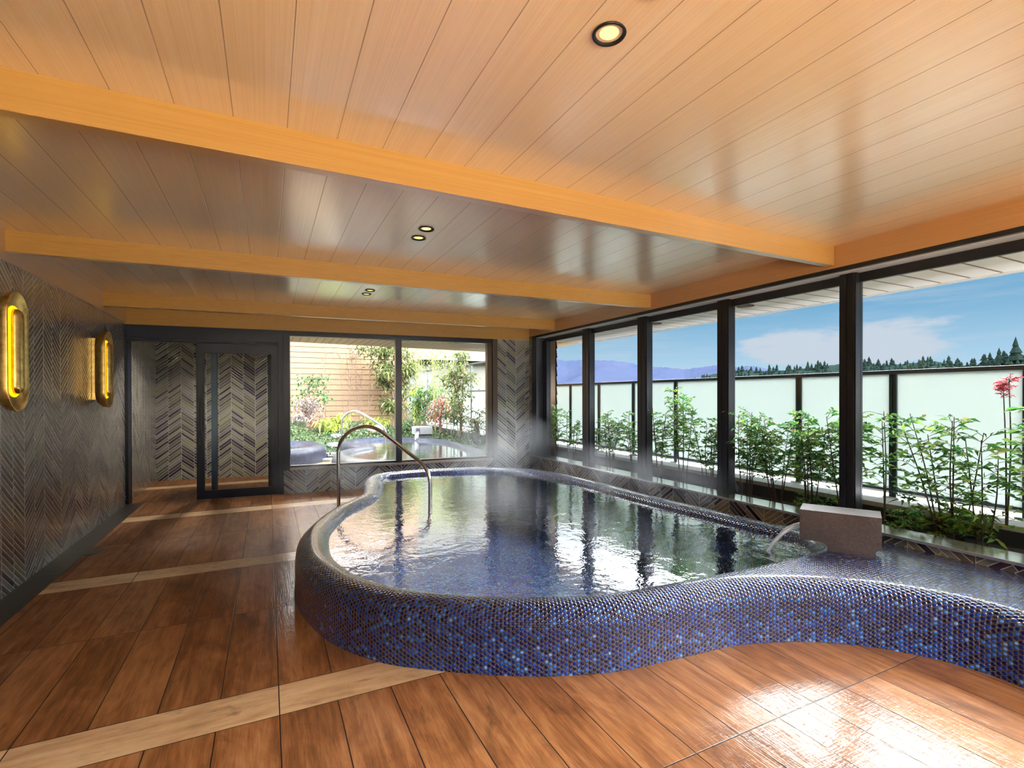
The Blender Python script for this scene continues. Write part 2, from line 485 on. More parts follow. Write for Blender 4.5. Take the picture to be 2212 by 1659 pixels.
SIDING = mat_siding('cedar_siding')
def mat_lines(name, col, line, axis, pitch, wid=.008, rough=.5):
    b = M(name); x, y, z = b.xyz(b.pos())
    c = x if axis == 'X' else y
    f = ((c/pitch).fract()-.5).abs().step(.5-wid/pitch, .5-wid*.6/pitch)
    b.pbr(b.mix(f, col, line), rough, b.bump(f*-1.0, .004, .6)); return b.m
SOFFIT = mat_lines('soffit_board', (.84, .80, .80), (.19, .10, .06), 'Y', .20, .011)
SOFFIT_FAR = mat_lines('warm_soffit_board', (.90, .64, .38), (.25, .13, .05), 'X', .125, .008)
def mat_deck(name):
    b = M(name); x, y, z = b.xyz(b.pos())
    n = b.noise(b.comb(x*12.0, y*1.2, 0), 1, 3)
    j = ((x/.24).fract()-.5).abs().step(.49, .497)
    c = b.ramp(n, [(.3, (.27, .18, .09)), (.7, (.33, .23, .125))])
    b.pbr(b.mix(j*.5, c, (.2, .13, .07)), .55); return b.m
DECK = mat_deck('pale_deck_tile')
def mat_leaf(name, stops, trans=.48):
    b = M(name)
    r = X(b.nt, b.n('ShaderNodeNewGeometry').outputs['Random Per Island'])
    c = b.ramp(r, stops)
    p = b.pbr(c, .42, link=False)
    t = b.n('ShaderNodeBsdfTranslucent'); b.nt.links.new(c, t.inputs[0])
    mx = b.n('ShaderNodeMixShader'); mx.inputs[0].default_value = trans
    b.nt.links.new(p, mx.inputs[1]); b.nt.links.new(t.outputs[0], mx.inputs[2])
    return b.shader(mx.outputs[0])
LEAF = mat_leaf('nandina_leaf', [(0, (.04, .14, .04)), (.35, (.08, .26, .06)), (.65, (.18, .44, .09)), (.93, (.42, .60, .11)), (1, (.45, .20, .07))])
LEAF_YEL = mat_leaf('lime_leaf', [(0.000, (0.0990, 0.1710, 0.0135)), (0.600, (0.2025, 0.2700, 0.0225)), (1.000, (0.3150, 0.3150, 0.0360))])
LEAF_OLIVE = mat_leaf('olive_leaf', [(0.000, (0.0270, 0.0450, 0.0135)), (0.500, (0.0630, 0.0900, 0.0270)), (0.850, (0.1350, 0.1440, 0.0450)), (1.000, (0.2250, 0.1800, 0.0450))])
LEAF_BAMB = mat_leaf('bamboo_leaf', [(0.000, (0.0630, 0.1080, 0.0225)), (0.500, (0.1350, 0.1800, 0.0360)), (0.900, (0.2250, 0.2340, 0.0630)), (1.000, (0.2475, 0.1350, 0.0360))])
LEAF_RED = mat_leaf('red_leaf', [(0.000, (0.1575, 0.0135, 0.0180)), (0.500, (0.2475, 0.0360, 0.0360)), (1.000, (0.2790, 0.0990, 0.0360))])
LEAF_GREY = mat_leaf('dusty_leaf', [(0.000, (0.1260, 0.0900, 0.0810)), (1.000, (0.2070, 0.1620, 0.1620))])
GRASS = mat_leaf('ground_cover', [(0.000, (0.0081, 0.0270, 0.0099)), (0.500, (0.0225, 0.0518, 0.0158)), (0.900, (0.0495, 0.0810, 0.0225)), (1.000, (0.1890, 0.0810, 0.0315))], .2)
LEAF_RED2 = mat_leaf('maple_leaf', [(0, (.30, .02, .04)), (1, (.50, .06, .08))])
LEAF_LIME = mat_leaf('fern_leaf', [(0, (.10, .20, .02)), (.6, (.24, .38, .03)), (1, (.36, .44, .05))])
LEAF_FAR = mat_leaf('garden_leaf', [(0, (.012, .045, .015)), (.5, (.03, .10, .025)), (1, (.08, .17, .035))])
STEM = mat_simple('stem_bark', (.09, .055, .038), .8)
STEM_PALE = mat_simple('pale_bark', (.075, .042, .026), .8)
BAMBOO = mat_simple('bamboo_cane', (.13, .14, .05), .5)
MOSSY = mat_stone('mossy_soil', (.020, .035, .014), (.05, .075, .025), 30, .95)
def mat_brass(name):
    b = M(name); p = b.pos(); n = b.noise(p, 22, 5, .65); n2 = b.noise(p, 140, 2)
    c = b.ramp(n, [(.3, (.52, .30, .08)), (.55, (.82, .54, .17)), (.8, (.95, .72, .32))])
    b.pbr(c, n2*.14 + .24, b.bump(n2, .001, .25), Metallic=1.0); return b.m
BRASS = mat_brass('aged_brass')
AMBER = mat_emit('amber_glow', (1, .58, .006), 1.0)
DOWN = mat_emit('downlight_lens', (1, .74, .20), 1.5)
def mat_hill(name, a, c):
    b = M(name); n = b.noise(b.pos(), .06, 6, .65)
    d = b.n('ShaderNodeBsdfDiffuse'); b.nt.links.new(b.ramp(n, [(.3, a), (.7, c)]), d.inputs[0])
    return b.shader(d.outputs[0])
HILL_FAR = mat_hill('haze_tinted_mountain', (.0125, .0175, .035), (.017, .021, .038))  # distance haze is put into the bluish base colour
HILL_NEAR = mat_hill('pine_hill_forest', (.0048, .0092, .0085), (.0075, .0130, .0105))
SAGE = mat_hill('forest_green', (.0036, .0072, .0064), (.0066, .0112, .0090))
FIELD = mat_hill('valley_floor', (.01, .012, .008), (.018, .018, .016))

# ------------------------------------------------------------------ room shell
XL, XR, ZC = -1.655, 4.0, 2.568
TH = math.radians(-5.06); FA = Vector((-1.655, 7.96, 0))
def far(s, n, z=0.0):
    c, sn = math.cos(TH), math.sin(TH)
    return Vector((FA.x + s*c - n*sn, FA.y + s*sn + n*c, z))
FK = dict(loc=tuple(FA), rotz=TH)

# pool outline (water edge), measured on the spot
W0 = [(1.402, 6.727), (1.28, 6.15), (1.107, 5.525), (0.729, 4.927), (0.488, 4.322), (0.425, 3.95), (0.419, 3.616), (0.474, 3.301), (0.557, 3.046), (0.704, 2.813), (0.853, 2.678), (1.072, 2.519), (1.25, 2.41), (1.437, 2.323), (1.67, 2.251), (1.985, 2.215), (2.342, 2.192), (2.77, 2.173), (3.117, 2.175), (3.374, 2.200), (3.49, 2.255), (3.575, 2.371), (3.615, 2.50), (3.604, 2.668), (3.580, 2.921), (3.566, 3.236), (3.543, 3.504), (3.520, 3.805), (3.500, 4.292), (3.504, 4.805), (3.485, 5.306), (3.425, 5.809), (3.320, 6.201), (3.117, 6.500), (2.844, 6.700), (2.235, 6.84), (1.689, 6.865)]
def closed_spline(pts, n):
    P = np.array(pts, float); N = len(P); out = []
    for i in range(N):
        p0, p1, p2, p3 = P[i-1], P[i], P[(i+1) % N], P[(i+2) % N]
        for t in np.linspace(0, 1, 24, endpoint=False):
            out.append(.5*((2*p1) + (-p0+p2)*t + (2*p0-5*p1+4*p2-p3)*t*t + (-p0+3*p1-3*p2+p3)*t**3))
    out = np.array(out)
    for _ in range(6): out = .25*np.roll(out, 1, 0) + .5*out + .25*np.roll(out, -1, 0)
    L = np.r_[0, np.cumsum(np.linalg.norm(np.diff(np.vstack([out, out[:1]]), axis=0), axis=1))]
    q = np.linspace(0, L[-1], n, endpoint=False); o2 = np.vstack([out, out[:1]])
    return np.c_[np.interp(q, L, o2[:, 0]), np.interp(q, L, o2[:, 1])]
def open_spline(pts, n):
    P = np.array(pts, float); P = np.vstack([2*P[0]-P[1], P, 2*P[-1]-P[-2]]); out = []
    for i in range(1, len(P)-2):
        p0, p1, p2, p3 = P[i-1:i+3]
        for t in np.linspace(0, 1, 16, endpoint=False):
            out.append(.5*((2*p1) + (-p0+p2)*t + (2*p0-5*p1+4*p2-p3)*t*t + (-p0+3*p1-3*p2+p3)*t**3))
    out.append(P[-2]); out = np.array(out)
    L = np.r_[0, np.cumsum(np.linalg.norm(np.diff(out, axis=0), axis=1))]
    q = np.linspace(0, L[-1], n)
    return np.c_[tuple(np.interp(q, L, out[:, k]) for k in range(out.shape[1]))]
def normals(C):
    t = np.roll(C, -1, 0) - np.roll(C, 1, 0); t /= np.linalg.norm(t, axis=1)[:, None]
    return np.c_[-t[:, 1], t[:, 0]]            # outward for a clockwise ... sign fixed by caller
def outward(C):
    n = normals(C); A = .5*np.sum(C[:, 0]*np.roll(C[:, 1], -1) - np.roll(C[:, 0], -1)*C[:, 1])
    return -n if A > 0 else n
def offset(C, d):
    return C + outward(C)*d
ZCREST, RAD, ZW = .335, .125, .27
NP = 480
WC = closed_spline(W0, NP)

def curb_mesh(C, rad, zc, zfloor, platform=None, zbase=0.0):
    """tube kerb round water outline C; platform = dict(i0,i1,O points) widens the top to a bench"""
    b = B(); n = len(C); nr = outward(C)
    O = C + nr*2*rad
    Lr = np.r_[0, np.cumsum(np.linalg.norm(np.diff(np.vstack([O, O[:1]]), axis=0), axis=1))]
    zs = zc - rad
    inner = [(0.0, zfloor), (0.0, zs)]
    K = 7
    for k in range(1, K+1):
        a = math.pi - (math.pi/2)*k/K
        inner.append((rad + rad*math.cos(a), zs + rad*math.sin(a)))
    vin = [0]
    for (d0, z0), (d1, z1) in zip(inner, inner[1:]): vin.append(vin[-1] + math.hypot(d1-d0, z1-z0))
    outp = [(rad + rad*math.cos(math.pi/2 - math.pi/2*k/K), zs + rad*math.sin(math.pi/2 - math.pi/2*k/K)) for k in range(K+1)] + [(2*rad, zs*.5), (2*rad + .004, zbase)]
    vout = [0]
    for (d0, z0), (d1, z1) in zip(outp[::-1], outp[::-1][1:]): vout.append(vout[-1] + math.hypot(d1-d0, z1-z0))
    vtop = vout[-1]; vout = vout[::-1]
    P3 = lambda i, d, z: (C[i % n, 0] + nr[i % n, 0]*d, C[i % n, 1] + nr[i % n, 1]*d, z)
    plat = set()
    if platform:
        idx = platform['idx']; PO = platform['O']; rs = platform['r']; NI = platform['nin']
        plat = set(i % n for i in idx)
        crest = np.array([P3(i, rad, zc)[:2] for i in idx])
        uo = [Lr[idx[0] % n]]
        for k in range(1, len(PO)): uo.append(uo[-1] + np.linalg.norm(PO[k]-PO[k-1]))
        rows, TT = [], []
        for k in range(len(PO)):
            po, r, nn = PO[k], rs[k], NI[k]
            Sx = po + nn*r; q = crest[np.argmin(np.sum((crest-Sx)**2, axis=1))]; L = np.linalg.norm(q-Sx)
            strip = min(.06, L*.5); Tx = Sx + (nn if L > .35 else (q-Sx)/max(L, 1e-6))*strip
            if k in (0, len(PO)-1): Tx = crest[0 if k == 0 else -1]; Sx = Tx if k == 0 else Sx
            TT.append(Tx)
            pts = [(Tx, zc, (zc-r) + r*math.pi/2 + strip), (Sx, zc, (zc-r) + r*math.pi/2)]
            for m in range(1, K+1):
                a = math.pi/2 - math.pi/2*m/K
                pts.append((Sx - nn*(r*math.cos(a)), zc-r + r*math.sin(a), zc-r + r*(math.pi/2)*(1-m/K)))
            pts.append((po, (zc-r)*.5, (zc-r)*.5)); pts.append((po - nn*.004, zbase, 0.0))
            rows.append(([(p_[0], p_[1], z) for p_, z, _ in pts], [p_[2] for p_ in pts], uo[k]))
        for (A, va, ua), (D, vd, ud) in zip(rows, rows[1:]):
            for k in range(len(A)-1):
                b.quad([D[k], A[k], A[k+1], D[k+1]], [(ud, vd[k]), (ua, va[k]), (ua, va[k+1]), (ud, vd[k+1])])
        ang = math.radians(-32); ca, sna = math.cos(ang), math.sin(ang)
        loop = [tuple(q) for q in crest] + [tuple(t) for t in TT[-2:0:-1]]
        bm = fill_poly(loop, zc)
        for f in bm.faces:
            P_ = [v.co.copy() for v in f.verts]
            b.quad([tuple(v) for v in P_], [(v.x*ca - v.y*sna, v.x*sna + v.y*ca) for v in P_])
        bm.free()
    for i in range(n):
        j = i+1; u0, u1 = Lr[i], Lr[i+1]
        for k in range(len(inner)-1):
            (d0, z0), (d1, z1) = inner[k], inner[k+1]
            va, vb = vtop + vin[-1] - vin[k], vtop + vin[-1] - vin[k+1]
            b.quad([P3(j, d0, z0), P3(i, d0, z0), P3(i, d1, z1), P3(j, d1, z1)], [(u1, va), (u0, va), (u0, vb), (u1, vb)])
        if not (i in plat and (j % n) in plat):
            for k in range(len(outp)-1):
                (d0, z0), (d1, z1) = outp[k], outp[k+1]
                b.quad([P3(j, d0, z0), P3(i, d0, z0), P3(i, d1, z1), P3(j, d1, z1)], [(u1, vout[k]), (u0, vout[k]), (u0, vout[k+1]), (u1, vout[k+1])])
    return b
def weld(o, d=2e-4):
    bm = bmesh.new(); bm.from_mesh(o.data); bmesh.ops.remove_doubles(bm, verts=bm.verts, dist=d)
    bmesh.ops.recalc_face_normals(bm, faces=bm.faces)
    bm.to_mesh(o.data); bm.free()
    o.data.polygons.foreach_set('use_smooth', [True]*len(o.data.polygons))
def fill_poly(C, z, up=True, hole=None):
    """flat face(s) bounded by C (and a hole), via triangle fill"""
    bm = bmesh.new(); es = []
    for L in ([C] if hole is None else [C, hole]):
        vs = [bm.verts.new((p[0], p[1], z)) for p in L]
        es += [bm.edges.new((vs[k], vs[(k+1) % len(vs)])) for k in range(len(vs))]
    bmesh.ops.triangle_fill(bm, use_beauty=True, use_dissolve=False, edges=es)
    for f in bm.faces:
        f.normal_update()
        if (f.normal.z > 0) != up: f.normal_flip()
    return bm
def bm_obj(bm, name, mat, parent=None, planar_uv=False):
    me = bpy.data.meshes.new(name)
    ul = bm.loops.layers.uv.new('UVMap')
    for f in bm.faces:
        for l in f.loops: l[ul].uv = (l.vert.co.x, l.vert.co.y)
    bm.to_mesh(me); bm.free(); me.materials.append(mat)
    o = bpy.data.objects.new(name, me); COL.objects.link(o)
    if parent is not None: o.parent = parent
    return o

def build_room():
    # floor with the pool cut out; runs on into the passage behind the sliding door
    fp = [(XL, -3.0), (XR, -3.0), (XR, far(5.68, 0).y+.03), tuple(far(1.86, 0)[:2]), tuple(far(1.78, 0)[:2]), (.05, 10.0), (XL, 10.2)]
    hole = offset(WC, .11)[::4]
    struct(bm_obj(fill_poly(fp, 0.0, True, hole), 'floor', FLOOR), 'wet brown wood-look plank tile floor with pale cross strips', 'floor')
    b = B(); b.box(XL, -1.465, -3.0, 7.95, -.02, .004); b.box(-1.466, -1.365, 5.575, 5.775, -.02, .004)
    struct(b.build('trim_1', DARK_TILE), 'charcoal tile border strip along the foot of the left wall', 'floor border')
    b = B(); b.box(XL-.2, XR+.2, -3.2, 8.2, ZC, ZC+.15)
    struct(b.build('ceiling', WOOD_CEIL), 'satin cedar plank ceiling with fine straight grain', 'ceiling')
    b = B(); b.box(XL-.2, XL, -3.2, 7.96, 0, 2.356, uo=4.995); b.box(XL-.2, XL, 7.96, 10.3, 0, 2.40, uo=4.995)
    struct(b.build('wall_left', HERRING), 'left wall of olive and plum herringbone glazed tile', 'wall')
    b = B(); b.box(XL-.2, XL+.012, -3.2, 7.955, 2.356, ZC)
    struct(b.build('trim_2', WOOD_TRIM), 'cedar fascia along the top of the tiled left wall', 'trim')
    b = B(); b.box(XL-.2, 4.3, -3.2, -3.0, 0, .12, uo=0); b.box(XL-.2, -1.58, -3.2, -3.0, .12, ZC, uo=0); b.box(3.9, 4.3, -3.2, -3.0, .12, ZC, uo=0); b.box(-1.58, 3.9, -3.2, -3.0, 2.46, ZC, uo=0)
    struct(b.build('wall_back', HERRING), 'tiled wall behind the camera', 'wall')
    # beams, slightly fanned as in the photo
    beams = [((XL, 2.374), (XR, 2.380), .062), ((XL, 4.682), (4.02, 4.458), .062), ((XL, 6.985), (4.05, 6.604), .062), ((XL, .15), (XR, .15), .062)]
    lab = ['cedar ceiling beam nearest the camera, crossing above the front of the pool', 'cedar ceiling beam second from the camera, between the two pairs of downlights', 'cedar ceiling beam third from the camera, close in front of the far fascia', 'cedar ceiling beam overhead above the camera']
    for (p, q, w), l in zip(beams, lab):
        b = B()
        c = [(p[0], p[1]), (q[0], q[1]), (q[0], q[1]+w), (p[0], p[1]+w)]
        b.poly_prism(c, 2.416, ZC+.01)
        struct(b.build('ceiling_beam', WOOD_BEAM, bevel=.003), l, 'beam')
    # far wall fascia
    b = B(); b.box(0, 5.69, -.012, .25, 2.335, ZC+.01)
    struct(b.build('trim_3', WOOD_BEAM, **FK), 'cedar fascia above the sliding door and far window', 'trim')
    # right fascia
    b = B(); b.box(XR, 4.12, -3.1, 7.5, 2.393, ZC+.01)
    struct(b.build('trim_4', WOOD_TRIM), 'cedar fascia above the long window wall', 'trim')
    # far wall: low tiled wall and tiled pier
    b = B(); b.box(1.861, 5.103, 0, .2, 0, .335, uo=2.157, us=1.085); b.box(5.103, 5.69, 0, .2, 0, 2.36, uo=5.434, us=1.085)
    struct(b.build('wall_far', HERRING, **FK), 'far wall: low herringbone tile under the window and tiled corner pier', 'wall')
    # right low wall + corner
    y1 = far(5.685, 0).y
    b = B(); b.box(XR, 4.19, -3.1, y1+.05, 0, .385, uo=y1); b.box(XR, 4.19, y1-.085, y1+.05, .385, 2.40, uo=y1)
    struct(b.build('wall_right', HERRING), 'low dark herringbone tile wall under the window wall', 'wall')
    # passage behind the door
    p0, p1 = Vector((-1.66, 9.945)), Vector((.15, 9.690))
    d = (p1-p0).normalized(); L = 2.6
    b = B(); b.box(-.1, 1.97, 0, .15, 0, 2.45, uo=.735)
    struct(b.build('wall_passage', HERRING, loc=(p0.x, p0.y, 0), rotz=math.atan2(d.y, d.x)), 'herringbone tiled back wall of the passage behind the sliding door', 'wall')
    q0, q1 = Vector((.14, 7.93)), Vector((.20, 9.72)); e = q1-q0
    b = B(); b.box(0, e.length, -.10, 0, 0, 2.45, uo=.2)
    struct(b.build('wall_passage', HERRING, loc=(q0.x, q0.y, 0), rotz=math.atan2(e.y, e.x)), 'side wall of the passage, right of the sliding door', 'wall')
    b = B(); b.box(-.2, 1.80, .25, 2.1, 2.40, 2.5)
    struct(b.build('ceiling_passage', PLASTER, **FK), 'pale ceiling of the passage', 'ceiling')
    # roof slab so that daylight only enters through the windows
    b = B(); b.box(XL-.5, 5.2, -3.3, 8.0, ZC+.16, ZC+.35); b.poly_prism([tuple(far(-.4, 0)[:2]), tuple(far(6.9, 0)[:2]), tuple(far(6.9, 1.6)[:2]), tuple(far(-.4, 1.6)[:2])], ZC+.16, ZC+.35)
    struct(b.build('roof', GREY_WALL), 'roof slab over the bath room', 'roof')
build_room()

# ------------------------------------------------------------------ far door and window
def build_far_openings():
    d = empty('door_1', tuple(FA), TH); struct(d, 'navy steel framed glass sliding door in the far wall', 'door')
    P = d
    b = B(); b.box(0, 1.945, -.02, .14, 2.122, 2.335); b.box(.02, 1.80, -.03, -.015, 2.13, 2.165)
    b.build('header', NAVY, P, bevel=.002)
    B().box(0, .034, -.015, .12, 0, 2.125).build('jamb', NAVY, P)
    b = B(); b.box(1.795, 1.862, -.02, .14, 0, 2.125); b.box(1.862, 1.947, -.03, .14, .335, 2.335)
    b.build('jamb', NAVY, P, bevel=.002)
    B().box(.955, 1.026, .06, .12, 0, 2.125).build('post', mat_simple('blue_grey_steel', (.05, .075, .11), .25, Metallic=.7), P)
    B().box(1.655, 1.74, .09, .16, 0, 2.125).build('post', NAVY, P)
    B().box(.034, .96, .085, .095, 0, 2.125).build('fixed_pane', GLASS, P)
    b = B()
    b.box(.802, .892, -.055, -.012, .012, 2.114); b.box(1.712, 1.795, -.055, -.012, .012, 2.114)
    b.box(.892, 1.712, -.055, -.012, 1.985, 2.114); b.box(.892, 1.712, -.055, -.012, .012, .125)
    leaf = b.build('sliding_leaf', NAVY, P)
    B().box(.892, 1.712, -.036, -.030, .125, 1.985).build('door_pane', GLASS, leaf)
    B().box(.822, .846, -.080, -.054, .74, 1.375).build('door_handle', DARKMETAL, leaf, bevel=.003)
    w = empty('window_1', tuple(FA), TH); struct(w, 'two-pane bronze framed picture window in the far wall looking onto the garden pools', 'window')
    b = B(); b.box(1.947, 5.103, -.015, .13, 2.262, 2.336); b.box(1.947, 5.103, .02, .1, .368, .395)
    b.build('window_frame', BLACK_ALU, w)
    B().box(3.437, 3.530, -.03, .11, .368, 2.30).build('mullion', BLACK_ALU, w, bevel=.003)
    b = B(); b.box(4.93, 5.005, .0, .11, .368, 2.30); b.box(5.02, 5.103, -.02, .11, .30, 2.336); b.box(5.0, 5.03, .02, .11, .35, 2.30)
    b.build('side_frame', mat_simple('bronze_aluminium', (.085, .06, .045), .3, Metallic=.5), w, bevel=.002)
    B().box(1.947, 5.02, -.03, .15, .333, .370).build('window_sill', SILL_WARM, w, bevel=.002)
    for s0, s1 in ((1.947, 3.437), (3.53, 4.93)):
        B().box(s0, s1, .055, .062, .385, 2.27).build('pane', GLASS, w)
build_far_openings()

# ------------------------------------------------------------------ long window wall on the right
MULL = [(5.855, .175), (4.665, .165), (3.475, .140), (2.285, .125), (1.095, .125), (-.095, .125), (-1.285, .125), (-2.475, .125)]
def build_added_window():
    w = empty('added_window', (0, 0, 0)); struct(w, 'unseen picture window added behind the camera to let in light', 'window')  # added window, lets light reach the beams and ceiling from behind
    b = B(); b.box(-1.58, 3.9, -3.15, -3.02, 2.41, 2.46); b.box(-1.58, 3.9, -3.15, -3.02, .12, .16)
    for x in (-1.58, .23, 2.03, 3.83): b.box(x, x+.07, -3.15, -3.02, .16, 2.41)
    b.build('window_frame', BLACK_ALU, w)
    for x in (-1.51, .30, 2.10): B().box(x, x+1.73, -3.09, -3.083, .16, 2.41).build('pane', GLASS, w)
    struct(B().box(-9, 10, -16, -3.25, -.2, -.01).build('terrace', mat_simple('bounce_paving', (.88, .72, .50), .7)), 'unseen bright terrace added behind the camera to bounce light upward', 'terrace')  # added bright ground, bounces light up onto the ceiling and beams
build_added_window()
def build_right_windows():
    w = empty('window_2', (0, 0, 0)); struct(w, 'long window wall with dark aluminium mullions along the right side', 'window')
    b = B(); b.box(4.0, 4.04, -3.0, 7.36, 2.362, 2.396); b.box(4.165, 4.2, -3.0, 7.36, 2.283, 2.40)
    b.build('head_rail', BLACK_ALU, w, bevel=.002)
    B().box(4.035, 4.168, -3.0, 7.36, 2.355, 2.398).build('head_reveal', GREY_REVEAL, w)
    B().box(3.975, 4.22, -3.0, 7.40, .383, .405).build('window_sill', SILL, w, bevel=.002)
    B().box(4.0, 4.19, 7.20, 7.365, .40, 2.395).build('corner_post', mat_simple('slate_steel_panel', (.055, .06, .075), .35, Metallic=.5), w, bevel=.003)
    B().box(4.12, 4.2, 7.07, 7.205, .40, 2.30).build('side_frame', BLACK_ALU, w)
    ys = []
    for y0, wd in MULL:
        b = B(); b.box(4.105, 4.2, y0+.012, y0+wd*.5-.004, .40, 2.36); b.box(4.105, 4.2, y0+wd*.5+.002, y0+wd-.012, .40, 2.36)
        b.box(4.118, 4.21, y0, y0+wd, .40, 2.36)
        b.build('mullion', BLACK_ALU, w)
    edges = [7.07] + [e for y0, wd in MULL for e in (y0+wd, y0)] + [-3.0]
    for k in range(0, len(edges)-1, 2):
        B().box(4.178, 4.185, edges[k+1], edges[k], .404, 2.285).build('pane', GLASS, w)
build_right_windows()

# ------------------------------------------------------------------ indoor pool
def build_pool():
    p = empty('bathing_pool', (2.1, 4.4, 0)); tag(p, 'large curved indoor hot bath with rounded blue penny-tile kerb and bench', 'pool')
    n = NP
    near = lambda q: int(np.argmin(np.sum((WC-np.array(q))**2, axis=1)))
    ia, it, ib = near((1.75, 2.24)), near((3.5, 2.27)), near((3.60, 2.66))
    # bench front edge on the floor, from where it leaves the kerb to the frame edge and back along the window wall
    step = 1 if ((it-ia) % n) < ((ia-it) % n) else -1
    idx = [ia]
    while idx[-1] % n != ib: idx.append((idx[-1]+step) % n)
    if step < 0: idx = idx[::-1]
    O1 = offset(WC, 2*RAD)
    front = [tuple(O1[ia]), (2.089, 1.955), (2.36, 1.922), (2.66, 1.813), (2.86, 1.694), (3.03, 1.547), (3.165, 1.352), (3.225, 1.167), (3.225, 1.0), (3.19, .7), (3.15, .3), (3.13, -.2)]
    seqfwd = (idx[0] % n == ia)
    nf, ng = 84, 44
    F = open_spline(front, nf)
    G = open_spline([(3.994, -.2), (3.994, .6), (3.994, 1.4), (3.994, 2.1), (3.98, 2.45), tuple(O1[ib])], ng)
    O = np.vstack([F, G])
    r = [RAD]*nf + [.012]*ng
    for k in range(6): r[-1-k] = RAD*(1-k/6)
    def inn(Q):
        t = np.gradient(Q, axis=0); t /= np.linalg.norm(t, axis=1)[:, None]; return np.c_[-t[:, 1], t[:, 0]]
    NF = inn(F); n0 = (WC[ia]-O1[ia])/np.linalg.norm(WC[ia]-O1[ia]); w_ = np.linspace(1, 0, 8)[:, None]
    NF[:8] = NF[:8]*(1-w_) + n0*w_; NF /= np.linalg.norm(NF, axis=1)[:, None]
    NG = np.tile(np.array([-1.0, 0.0]), (ng, 1)); ne = (WC[ib]-O1[ib])/np.linalg.norm(WC[ib]-O1[ib])
    for k in range(8): NG[-1-k] = ne*(1-k/8) + NG[-1-k]*(k/8); NG[-1-k] /= np.linalg.norm(NG[-1-k])
    NIN = np.vstack([NF, NG])
    if not seqfwd: idx = idx[::-1]
    c = curb_mesh(WC, RAD, ZCREST, -.40, dict(idx=idx, O=O, r=r, nin=NIN))
    for k, v in enumerate(c.v): c.v[k] = (v[0]-2.1, v[1]-4.4, v[2])
    o = c.build('kerb', PENNY, p); weld(o)
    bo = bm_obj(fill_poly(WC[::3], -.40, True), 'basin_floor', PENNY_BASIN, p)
    for v in bo.data.vertices: v.co.x -= 2.1; v.co.y -= 4.4
    w = bm_obj(fill_poly(offset(WC, .02)[::2], ZW, True), 'pool_water', WATER)
    tag(w, 'rippling clear blue water filling the large indoor bath', 'water')
build_pool()

# ------------------------------------------------------------------ stone spout, stream, handrail
def profile_block(a, dvec, nvec, prof, depth):
    """prof = list of (s,z) outline; extruded along nvec by depth"""
    b = B(); k = len(prof)
    f = [(a[0]+dvec[0]*s, a[1]+dvec[1]*s, z) for s, z in prof]
    g = [(p[0]+nvec[0]*depth, p[1]+nvec[1]*depth, p[2]) for p in f]
    i = len(b.v); b.v += f+g
    b.f.append(tuple(range(i, i+k))); b.uv.append([(0, 0)]*k)
    b.f.append(tuple(reversed(range(i+k, i+2*k)))); b.uv.append([(0, 0)]*k)
    for q in range(k):
        b.f.append((i+q, i+k+q, i+k+(q+1) % k, i+(q+1) % k)); b.uv.append([(0, 0)]*4)
    return b
def arc(cx, cz, r, a0, a1, n=6): return [(cx + r*math.cos(math.radians(a0+(a1-a0)*k/n)), cz + r*math.sin(math.radians(a0+(a1-a0)*k/n))) for k in range(n+1)]
def build_spout():
    a, dv, nv = (3.414, 2.075), (.482, -.876), (.876, .482)
    prof = [(-.164, .395), (-.164, .600), (.298, .600), (.298, .390), (.283, .386)] + arc(.285, .365, .018, 100, 180, 4) + [(.268, .322), (.0, .322), (-.002, .352)] + arc(-.035, .352, .035, 0, 82, 5) + [(-.05, .388)]
    o = profile_block(a, dv, nv, prof, .235)
    s = empty('stone_spout', (a[0], a[1], .322)); tag(s, 'brown speckled granite block spout standing on the blue tiled bench', 'water spout')
    for k, v in enumerate(o.v): o.v[k] = (v[0]-a[0], v[1]-a[1], v[2]-.322)
    st = o.build('spout_block', STONE, s, bevel=.003)
    # outlet mouth on the short end facing the pool
    e = Vector((a[0]-.164*dv[0]+.115*nv[0], a[1]-.164*dv[1]+.115*nv[1], .47)); ed = Vector((-dv[0], -dv[1], 0))
    b = B(); m = Vector((nv[0], nv[1], 0))
    q = [e + ed*.0015 + m*x + Vector((0, 0, z)) for x, z in ((-.035, -.03), (.035, -.03), (.035, .03), (-.035, .03))]
    b.quad([tuple(p - Vector((a[0], a[1], .322))) for p in q])
    b.build('outlet', mat_simple('dark_hollow', (.02, .02, .022), .6), s)
    # falling stream
    b = B(); pts, rr = [], []
    p0 = e + Vector((0, 0, -.008)); tgt = Vector((3.235, 2.395, ZW))
    p0 = p0 + ed*.003
    for k in range(15):
        t = k/14; p = p0.lerp(tgt, t); p.z = p0.z + (ZW-.005-p0.z)*(t**1.9); pts.append(p); rr.append(.020 - .008*t)
    b.tube(pts, rr, 12)
    tag(b.build('water_stream', STREAM, smooth=True), 'arc of water pouring from the brown granite spout into the indoor bath', 'water stream')
    # splash ring of foam
build_spout()

